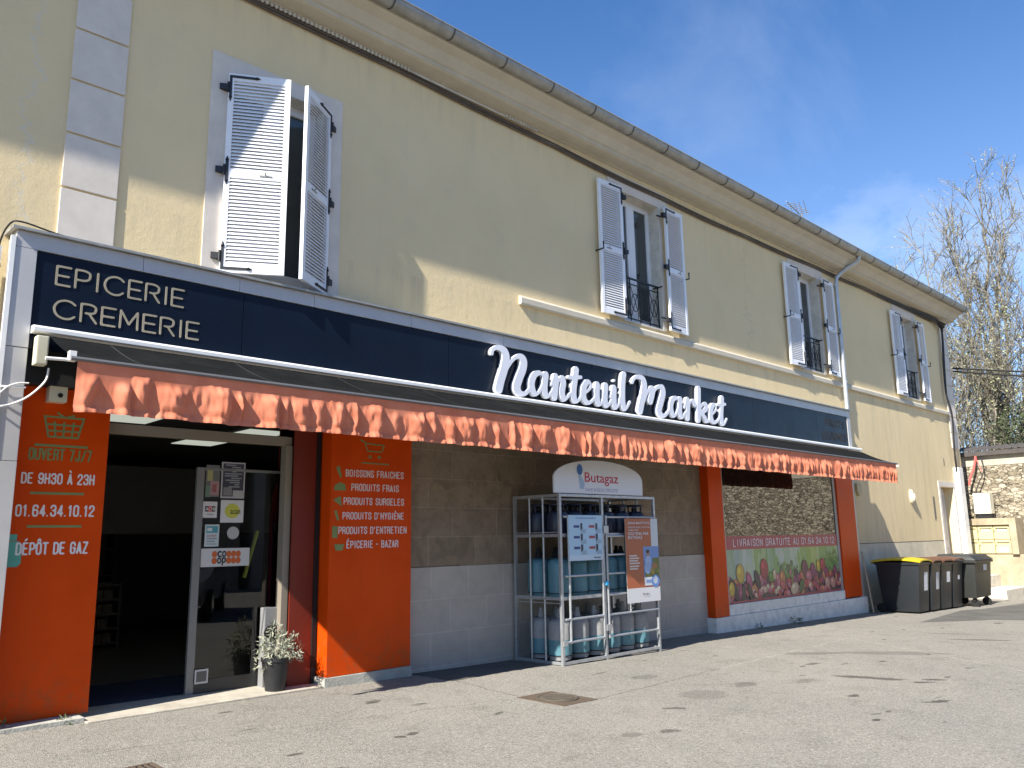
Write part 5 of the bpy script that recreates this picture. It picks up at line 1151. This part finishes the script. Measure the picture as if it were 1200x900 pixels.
# ================================================================== BOUNDARY WALL AND MAILBOXES
bw = thing('boundary_wall', 'tall rubble stone wall with corrugated capping beyond the building', 'wall', (28.4, -3, gz(28)))
k = MB(); k.box(28.3, 28.8, -16, 5, -1, 3.55); k.build('stonework', m_stone, bw)
k = MB(); k.box(28.285, 28.8, -16, 5, 3.552, 4.0); k.build('mortar_band', m_mortar, bw)
k = MB(); y = -16; vs = []; n = 0; ys_ = np.arange(-16, 5.01, .045)
for i, y in enumerate(ys_):
    zz = .022*math.cos(2*math.pi*y/.18); vs += [(28.12, y, 4.06+zz), (28.95, y, 4.22+zz), (28.12, y, 4.025+zz), (28.95, y, 4.19+zz)]
fs = []
for i in range(len(ys_)-1):
    a = i*4; fs += [(a, a+1, a+5, a+4), (a+2, a+6, a+7, a+3), (a, a+4, a+6, a+2), (a+1, a+3, a+7, a+5)]
k.add(vs, fs); k.build('corrugated_capping', m_sheet, bw)
k = MB(); k.box(28.14, 28.28, -16, 5, 3.86, 4.0); k.build('fascia_board', m_sheet, bw)
lw = MB(); lw.box(27.55, 28.3, -12, 2.5, -1, .86); tag(center(lw.build('low_wall', m_concrete, bev=.03)), 'stained rendered low wall under the mailboxes', 'wall')
mbx = thing('mailbox_bank', 'bank of six cream mailboxes set in a concrete surround', 'mailboxes', (27.75, -.3, .86))
k = MB(); k.box(27.45, 28.25, -.72, 1.6, 1.72, 1.92); k.box(27.45, 28.25, -.90, -.72, .862, 1.92); k.box(27.75, 28.25, -.72, 1.6, .862, 1.72); k.build('concrete_surround', m_concrete, mbx, bev=.012)
for r_ in range(2):
    for c_ in range(4):
        y1 = -.70+c_*.43+.42; zz = .885+r_*.415
        k = MB(); k.box(27.52, 27.745, y1-.41, y1, zz, zz+.40); b_ = k.build('mailbox', m_mailbox, mbx, bev=.008)
        k = MB(); k.box(27.512, 27.52, y1-.38, y1-.05, zz+.30, zz+.325); k.box(27.508, 27.519, y1-.04, y1-.015, zz+.22, zz+.245); k.build('slot', m_black, b_)
        if (r_, c_) in ((1, 1), (0, 0), (1, 0)): k = MB(); k.box(27.513, 27.519, y1-.33, y1-.10, zz+(.05 if r_ == 0 else .24), zz+(.16 if r_ == 0 else .285)); k.build('name_tag', m_sticker, b_)
eb = thing('electric_box', 'cream electricity box on the ledge above the mailboxes', 'electric box', (27.8, 0, 1.92))
sbox(27.6, 27.95, -.26, .20, 2.06, 2.68).build('casing', mat('pale_cream_metal', (.70, .66, .52), .5, var=.05), eb, bev=.012); sbox(27.64, 27.9, -.24, .16, 1.921, 2.056).build('base', m_black, eb)
lc = MB()
lc.tube([(27.75, .2+.38*math.cos(t_), 2.3+.42*math.sin(t_)) for t_ in np.linspace(.6, 5.4, 22)], .016, 6); lc.tube([(27.9, -.3+.42*math.cos(t_), 2.28+.38*math.sin(t_)) for t_ in np.linspace(-2.2, 2.0, 22)], .016, 6)
lc.tube([tuple(p) for p in catmull([(28.2, .02, 3.9), (28.1, -.05, 3.4), (28.0, .15, 2.9), (27.8, .3, 2.2), (27.7, .1, 1.98)], 8)], .018, 6)
tag(lc.build('cable_loop', m_cable), 'black cable looped around the electricity box', 'cable')
rs = MB(); rs.tube([tuple(p) for p in catmull([(28.1, .13, 3.85), (28.05, .2, 3.5), (28.0, .32, 3.2), (28.0, .38, 2.95)], 6)], .035, 6); rs.tube([(28.05, .12, 3.8), (28.05, -.02, 3.35)], .012, 5)
tag(rs.build('red_strap', mat('faded_red_strap', (.62, .12, .11), .7)), 'faded red strap hanging on the stone wall by the corner', 'strap')
for k_, (y_, z_) in enumerate(((-1.35, 1.75), (-1.5, 1.5))):
    rt_ = MB(); rt_.box(27.9, 28.29, y_-.25, y_+.1, z_, z_+.08); tag(center(rt_.build('roof_tile', mat('terracotta', (.35, .12, .06), .8, var=.25, vs=8), bev=.01)), 'terracotta tile lying on the low wall at the right edge, %s' % ('upper one' if k_ == 0 else 'lower one'), 'tile')
stp = thing('stone_steps', 'short pale concrete steps at the foot of the low wall', 'steps', (26.3, -.5, gz(26)))
k = MB(); k.box(25.6, 27.55, -.95, .2, -.8, -.05); k.build('step', m_sill, stp, bev=.02)
k = MB(); k.box(26.2, 27.55, -.3, .2, -.048, .28); k.build('step', m_sill, stp, bev=.02)

# ================================================================== STREET FURNITURE IN THE GROUND
mc = thing('manhole_cover', 'rusty square manhole cover with round lid in the pavement before the cage', 'manhole cover', (6.2, -2.19, gz(6.2)))
k = MB(); cx, cy = 6.20, -2.19; hx, hy = .25, .32; zz = gz(cx)
k.hexa([(cx-hx, cy-hy, zz-.06), (cx+hx, cy-hy, zz-.06), (cx+hx, cy+hy, zz-.06), (cx-hx, cy+hy, zz-.06), (cx-hx, cy-hy, gz(cx-hx)+.005), (cx+hx, cy-hy, gz(cx+hx)+.005), (cx+hx, cy+hy, gz(cx+hx)+.005), (cx-hx, cy+hy, gz(cx-hx)+.005)]); k.build('frame', m_cast, mc, bev=.003)
k = MB(); k.lathe([(.215, 0), (.215, .009), (.195, .011), (.19, .005), (.17, .005), (.165, .011), (.02, .013), (.001, .013)], (cx, cy, zz+.004), 30); k.build('lid', mat('worn_cast_iron', (.10, .082, .06), .8, .2, var=.4, vs=12, bump=.6, bs=60), mc, smooth=30)
gr_ = thing('drain_grate', 'rusty slotted drain grate at the lower left edge of the pavement', 'drain', (2.17, -2.1, gz(2.2)))
k = MB(); cx, cy = 2.17, -2.08; zz = gz(cx); q4 = .22
k.box(cx-q4, cx+q4, cy-q4, cy-q4+.025, zz-.05, zz+.010); k.box(cx-q4, cx+q4, cy+q4-.025, cy+q4, zz-.05, zz+.010); k.box(cx-q4, cx-q4+.025, cy-q4+.025, cy+q4-.025, zz-.05, zz+.010); k.box(cx+q4-.025, cx+q4, cy-q4+.025, cy+q4-.025, zz-.05, zz+.010)
for i in range(9): k.box(cx-.19+i*.043, cx-.19+i*.043+.022, cy-q4+.025, cy+q4-.025, zz-.04, zz+.008)
k.build('bars', m_cast, gr_); sbox(cx-q4+.02, cx+q4-.02, cy-q4+.02, cy+q4-.02, zz-.03, zz+.002).build('pit', m_black, gr_)
def weed(x, y, rad, n, size, seed, label):
    mb = leafcloud((x, y, gz(x)+rad*.45), rad, n, size, seed, .6, 0, .2, 2.4); return tag(center(mb.build('weed', m_weed)), label, 'weed', 'weeds at the foot of the walls')
weed(2.36, .02, .06, 60, .02, 21, 'small weed at the foot of the left orange board near the doorway')
weed(1.85, .03, .08, 70, .022, 22, 'dark weed at the left end of the left orange board')
weed(15.2, -.1, .12, 90, .03, 23, 'weed growing at the foot of the shop window plinth')
weed(13.9, -.07, .06, 40, .025, 24, 'tiny weed at the left foot of the shop window plinth')
weed(27.35, -1.0, .2, 160, .04, 25, 'green weeds at the foot of the low wall beside the steps')
weed(18.9, -.02, .09, 60, .025, 26, 'dark weed at the corner by the wooden stick')

# ================================================================== TREES
def tree(name, label, x, y, h, seed, r0, spread=.5, levels=5, leafm=m_bud, nleaf=3, lsize=.07, lean=(0, 0), first=.12):
    rr = random.Random(seed); tr = MB(); br = MB(); lv = MB()
    t = thing(name, label, 'tree', (x, y, gz(30)-.2), 'trees beyond the stone wall')
    tips = []
    def grow(p, d, L, r_, lev):
        n = 5 if lev < 2 else 4; pts = [p]; q_ = p.copy(); dd = d.copy(); rs = [r_]
        for i in range(n):
            dd = (dd+Vector((rr.gauss(0, .12), rr.gauss(0, .12), rr.gauss(.05, .07)))).normalized(); q_ = q_+dd*L/n; pts.append(q_.copy()); rs.append(max(.006, r_*(1-.62*(i+1)/n)))
        (tr if lev == 0 else br).tube(pts, rs, 7 if lev < 2 else (4 if lev < 4 else 3), cap=False)
        if lev >= levels-1:
            for pp_ in pts[1:]:
                for _ in range(nleaf):
                    c_ = pp_+Vector((rr.gauss(0, .07), rr.gauss(0, .07), rr.gauss(0, .07))); a = Vector((rr.gauss(0, 1), rr.gauss(0, 1), rr.gauss(0, 1))).normalized(); b = a.orthogonal().normalized(); s_ = lsize*rr.uniform(.5, 1.3)
                    lv.add([c_-b*s_*.4, c_+a*s_, c_+b*s_*.4, c_-a*s_*.5], [(0, 1, 2, 3)])
        if lev >= levels: return
        nb = [9, 6, 5, 4, 3, 2][lev]
        for k_ in range(nb):
            f_ = rr.uniform(.25 if lev else .22, 1); i = min(n-1, int(f_*n)); t_ = f_*n-i; pp_ = pts[i].lerp(pts[i+1], t_); base_d = (pts[i+1]-pts[i]).normalized()
            side = base_d.orthogonal().normalized(); side.rotate(Matrix.Rotation(rr.uniform(0, 6.283), 3, base_d)); ang = rr.uniform(.35, .85)*spread*2
            nd = (base_d*math.cos(ang)+side*math.sin(ang)+Vector((0, 0, .22))).normalized()
            grow(pp_, nd, L*rr.uniform(.45, .68)*(1-.25*f_), max(.006, rs[i]*rr.uniform(.45, .65)), lev+1)
    grow(Vector((x, y, gz(30)-.2)), Vector((lean[0], lean[1], 1)).normalized(), h*.72, r0, 0)
    tr.build('trunk', m_bark, t, smooth=60); br.build('crown', m_bark, t)
    if lv.f: lv.build('buds', leafm, t)
    return t
def leader_tree(label, base_, tips, seed, r0, nb=11, blen=3.2, sub=6, twg=4, lsize=.06, nl=1, low=.18, dens=.45):
    rr = random.Random(seed); t = thing('bare_tree', label, 'tree', base_, 'trees beyond the stone wall'); B = Vector(base_)
    tr = MB(); br = MB(); lv = MB()
    def limb(mb, p, d, L, ra, rb, n, wob, upw, ns):
        pts = [p.copy()]; dd = d.normalized(); q_ = p.copy()
        for i_ in range(n):
            dd = (dd+Vector((rr.gauss(0, wob), rr.gauss(0, wob), rr.gauss(upw, wob*.6)))).normalized(); q_ = q_+dd*L/n; pts.append(q_.copy())
        mb.tube(pts, [ra+(rb-ra)*i_/n for i_ in range(n+1)], ns, cap=False); return pts
    def side(d, ang):
        s_ = d.orthogonal().normalized(); s_.rotate(Matrix.Rotation(rr.uniform(0, 6.283), 3, d)); return (d*math.cos(ang)+s_*math.sin(ang)).normalized()
    def buds(pts):
        for p_ in pts[1:]:
            for _ in range(nl):
                if rr.random() < dens:
                    c_ = p_+Vector((rr.gauss(0, .06), rr.gauss(0, .06), rr.gauss(0, .06))); a = Vector((rr.gauss(0, 1), rr.gauss(0, 1), rr.gauss(0, 1))).normalized(); b = a.orthogonal().normalized(); s_ = lsize*rr.uniform(.5, 1.3)
                    lv.add([c_-b*s_*.4, c_+a*s_, c_+b*s_*.4, c_-a*s_*.5], [(0, 1, 2, 3)])
    def at(pts, f_): i_ = min(len(pts)-2, int(f_*(len(pts)-1))); t_ = f_*(len(pts)-1)-i_; return pts[i_].lerp(pts[i_+1], t_), (pts[i_+1]-pts[i_]).normalized()
    for ti, T in enumerate(tips):
        T = Vector(T); mid = B.lerp(T, .45)+Vector((0, 0, -.10*(T-B).length*abs((T-B).normalized().x+(T-B).normalized().y))); pts = []
        for k_ in range(15):
            f_ = k_/14; p_ = B*(1-f_)**2+mid*2*f_*(1-f_)+T*f_*f_; pts.append(p_+Vector((rr.gauss(0, .07), rr.gauss(0, .07), 0))*(f_*1.4))
        tr.tube(pts, [r0*(1-.2*(ti > 0))*(1-f_/14.)**.9+.012 for f_ in range(15)], 7, cap=False)
        for k_ in range(nb):
            f_ = low+(.97-low)*(k_+rr.random())/nb; p_, d_ = at(pts, f_); L = blen*(1.05-.8*f_)*rr.uniform(.6, 1.3)+.7
            b1 = limb(br, p_, side(d_, rr.uniform(.4, .95)*(1.1-.6*f_))+Vector((0, 0, .25)), L, .03*(1.2-f_)+.012, .008, 7, .13, .07, 5)
            for _ in range(sub):
                p2, d2 = at(b1, rr.uniform(.15, .98)); L2 = L*rr.uniform(.3, .6)+.25
                b2 = limb(br, p2, side(d2, rr.uniform(.4, .9))+Vector((0, 0, .2)), L2, .015, .009, 5, .15, .06, 3); buds(b2)
                for _ in range(twg):
                    p3, d3 = at(b2, rr.uniform(.1, .95)); b3 = limb(br, p3, side(d3, rr.uniform(.4, .9))+Vector((0, 0, .15)), L2*rr.uniform(.3, .6)+.1, .010, .008, 3, .18, .05, 3); buds(b3)
    tr.build('trunk', m_bark, t, smooth=60); br.build('crown', m_bark, t); lv.build('buds', m_bud, t); return t
leader_tree('tall bare budding tree of many upright stems at the right edge', (36, 1.6, -.5), [(36, 1.05, 16.2), (36.4, 2.4, 14.6), (35.6, 2.0, 13.2), (35.8, .3, 14.8), (36.3, -.6, 14.0), (37, 1.2, 12.5), (36.2, 1.6, 11)], 4, .13, nb=15, blen=3.2)
leader_tree('slender bare tree with long branches arching toward the building roof', (37, 3.2, -.5), [(36.6, 5.0, 12.6), (37.2, 4.4, 11.6), (36.8, 3.6, 13.8), (37.6, 5.4, 10.0), (36.4, 4.0, 9.5)], 9, .11, nb=14, blen=3.2)
leader_tree('low dense pale green budding tree in front of the others above the wall', (34.5, 2.4, -.5), [(34.5, 3.6, 8.2), (34.4, 2.0, 8.6), (34.6, .6, 8.8), (35, -.4, 8.0)], 12, .09, nb=11, blen=2.6, sub=7, nl=1, lsize=.07, low=.35, dens=.5)
sh = thing('evergreen_shrub', 'dark olive evergreen shrub showing above the stone wall', 'shrub', (33, -.2, gz(30)))
k = leafcloud((33.0, -.1, 5.0), 1.1, 1300, .10, 31, .9, 0, .2, 1.6); k.add(*(lambda z_: (z_.v, z_.f))(leafcloud((33.4, .9, 4.0), .6, 200, .10, 32, .8, 0, .2, 1.6))); k.build('foliage', m_ever, sh)
k = MB(); k.tube([(33, -.1, gz(30)), (33.1, 0, 3), (33, .1, 5)], [.12, .1, .04], 7); k.build('trunk', m_bark, sh)
rt3 = thing('evergreen_tree', 'tips of a dark leafy tree peeping over the far end of the roof', 'tree', (50.5, 9.3, 0))
k = leafcloud((50.4, 9.2, 16.1), .38, 110, .15, 41, 2.2, 0, .1, 1.3)
for dx, dz, r_ in ((.9, -.25, .3), (-1.2, -.15, .35), (1.5, -.8, .3), (-.5, -.5, .4)): k.add(*(lambda z_: (z_.v, z_.f))(leafcloud((50.4+dx, 9.2, 16.1+dz), r_, 80, .14, 42, 1.9, 0, .1, 1.3)))
k.add(*(lambda z_: (z_.v, z_.f))(leafcloud((50.4, 9.2, 12.6), 2.4, 1400, .18, 43, 1.1))); k.build('foliage', m_ever, rt3)
k = MB(); k.tube([(50.5, 9.3, -.7), (50.4, 9.2, 7), (50.4, 9.2, 15.5)], [.22, .16, .03], 7); k.build('trunk', m_bark, rt3)
# TV antenna
AX, AZ = 23.7, 11.5
an = thing('antenna', 'small television aerial standing on the roof', 'antenna', (AX, 3.0, 9.3))
k = MB(); k.tube([(AX, 3.0, 9.3), (AX, 3.0, AZ+.05)], .022, 6); k.build('mast', m_zinc, an)
k = MB(); k.tube([(AX+.05, 3.02, AZ), (AX-1.5, 2.75, AZ-.02)], .014, 5)
for i in range(7): x = AX-1.2+i*.17; k.tube([(x-.03, 2.95, AZ), (x+.03, 2.65, AZ)], .012, 4)
for dz in (-1, 1):
    for dy in (-.22, -.07, .07, .22): k.tube([(AX-.1, 3.0+dy, AZ), (AX-.4, 2.95+dy, AZ+dz*.33)], .009, 4)
k.build('elements', m_zinc, an)

# ================================================================== PARKED CAR opposite the entrance (seen mirrored in the glass door)
car = thing('parked_car', 'dark grey hatchback facing the shop, seen only as a reflection in the glass door', 'car', (7.6, -9.7, gz(7.6)), None, (0, 0, R(30)))
m_carp = mat('dark_grey_car_paint', (.13, .135, .14), .3, .3, var=.03); m_chrome = mat('chrome', (.6, .6, .6), .15, 1, var=0); m_head = mat('headlight_glass', (.45, .47, .5), .1, .3, var=.1)
prof = [(2.1, .35), (2.12, .62), (2.02, .82), (1.75, .93), (1.05, 1.03), (.35, 1.42), (-.3, 1.52), (-1.3, 1.48), (-1.85, 1.18), (-2.0, .9), (-2.02, .35)]   # (toward the shop, height)
k = MB(); vs = []
for s_, wd in ((-1, 1), (-1, .0), (1, 1)):
    pass
rows = []
for (u_, z_) in prof:
    hw = .88-(.0 if z_ < 1.0 else (z_-1.0)*.42)-(.10 if u_ > 2.0 else 0); rows.append([(-hw, u_, z_), (-hw*.55, u_+.07*(1 if u_ > 1.9 else 0), z_+.015), (0, u_+.10*(1 if u_ > 1.9 else 0), z_+.02), (hw*.55, u_+.07*(1 if u_ > 1.9 else 0), z_+.015), (hw, u_, z_)])
for r_ in rows: vs += r_
fs = [(i*5+j, i*5+j+1, (i+1)*5+j+1, (i+1)*5+j) for i in range(len(rows)-1) for j in range(4)]
n_ = len(rows); fs += [tuple(i*5 for i in range(n_)), tuple(i*5+4 for i in range(n_-1, -1, -1)), (0, 1, 2, 3, 4, (n_-1)*5+4, (n_-1)*5)]
k.add(vs, fs); k.build('body', m_carp, car, local=True, smooth=35)
k = MB(); k.quad((-.70, 1.02, 1.07), (.70, 1.02, 1.07), (.60, .42, 1.415), (-.60, .42, 1.415)); k.build('windscreen', mat('car_glass', (.01, .012, .014), .08), car, local=True)
for s_ in (-1, 1):
    k = MB(); k.hexa([(s_*.48, 2.13, .70), (s_*.80, 1.98, .70), (s_*.80, 1.85, .70), (s_*.48, 2.0, .70), (s_*.50, 2.06, .82), (s_*.80, 1.92, .87), (s_*.80, 1.80, .87), (s_*.50, 1.95, .82)]); k.build('headlight', m_head, car, local=True, bev=.02)
    k = MB(); k.tube([(s_*.52, 2.16, .42), (s_*.80, 2.06, .50)], .02, 6); k.build('chrome_trim', m_chrome, car, local=True)
    k = MB(); k.hexa([(s_*.90, .75, 1.0), (s_*1.08, .72, 1.0), (s_*1.08, .64, 1.0), (s_*.90, .62, 1.0), (s_*.90, .75, 1.14), (s_*1.08, .72, 1.14), (s_*1.08, .64, 1.14), (s_*.90, .62, 1.14)]); k.build('mirror', m_carp, car, local=True, bev=.02)
    for u_ in (1.35, -1.3):
        k = MB(); k.tube([(s_*.70, u_, .32), (s_*.90, u_, .32)], .32, 22); wh = k.build('wheel', m_rubber, car, local=True, smooth=40)
        k = MB(); k.tube([(s_*.895, u_, .32), (s_*.91, u_, .32)], .2, 18); k.build('rim', m_chrome, wh, local=True)
k = MB(); k.box(-.26, .26, 2.225, 2.24, .50, .61); k.build('number_plate', m_sticker, car, local=True)
k = MB(); k.box(-.48, .48, 2.19, 2.215, .66, .74); k.box(-.6, .6, 2.16, 2.20, .36, .46); k.build('grille', m_black, car, local=True)
k = MB(); k.tube([(-.5, 2.22, .75), (.5, 2.22, .75)], .012, 6); k.build('chrome_trim', m_chrome, car, local=True)

# ================================================================== UNSEEN HOUSES ADDED ACROSS THE STREET (behind the camera) to cut sky fill
for (hx0, hx1, hh, col, lb) in ((-22, -4, 6.4, (.42, .38, .32), 'grey beige house added unseen across the street to block sky light, left one'), (-3.5, 14, 7.4, (.36, .31, .25), 'tall sand coloured house added unseen across the street to block sky light, middle one'), (14.5, 27, 6.0, (.45, .42, .38), 'low pale house added unseen across the street to block sky light, right one')):
    ho = thing('sky_blocking_house', lb, 'house', ((hx0+hx1)/2, -24, gz((hx0+hx1)/2)), 'added unseen houses across the street'); mh = mat('house_render_%d' % int(hx0+30), col, .9, var=.12, bump=.3)
    ws = []; x = hx0+1.4
    while x < hx1-2:
        ws += [(x, x+1.0, 3.6, 5.2), (x, x+1.0, .9, 2.4)]; x += 2.9
    w_ = holed(hx0, hx1, -1, hh, ws, 0, -.25); w_.v = [(a, -20.0+b, c_) for a, b, c_ in w_.v]; w_.box(hx0, hx1, -28, -20.26, -1, hh); w_.build('wall', mh, ho)
    r_ = MB(); r_.extr([(-19.6, hh), (-24, hh+2.6), (-28.4, hh), (-28.4, hh-.15), (-19.6, hh-.15)], hx0-.2, hx1+.2); r_.build('roof', mat('terracotta_roof', (.22, .09, .05), .85, var=.25, vs=4), ho)
    for a, b, c_, d in ws:
        f_ = MB(); f_.box(a, b, -20.2, -20.14, c_, c_+.07); f_.box(a, b, -20.2, -20.14, d-.07, d); f_.box(a, a+.07, -20.2, -20.14, c_+.07, d-.07); f_.box(b-.07, b, -20.2, -20.14, c_+.07, d-.07); f_.box((a+b)/2-.04, (a+b)/2+.04, -20.2, -20.14, c_+.07, d-.07)
        wf = f_.build('window', m_pvc, ho); f_ = MB(); f_.quad((a, -20.19, c_), (b, -20.19, c_), (b, -20.19, d), (a, -20.19, d)); f_.build('pane', m_glassup, wf)
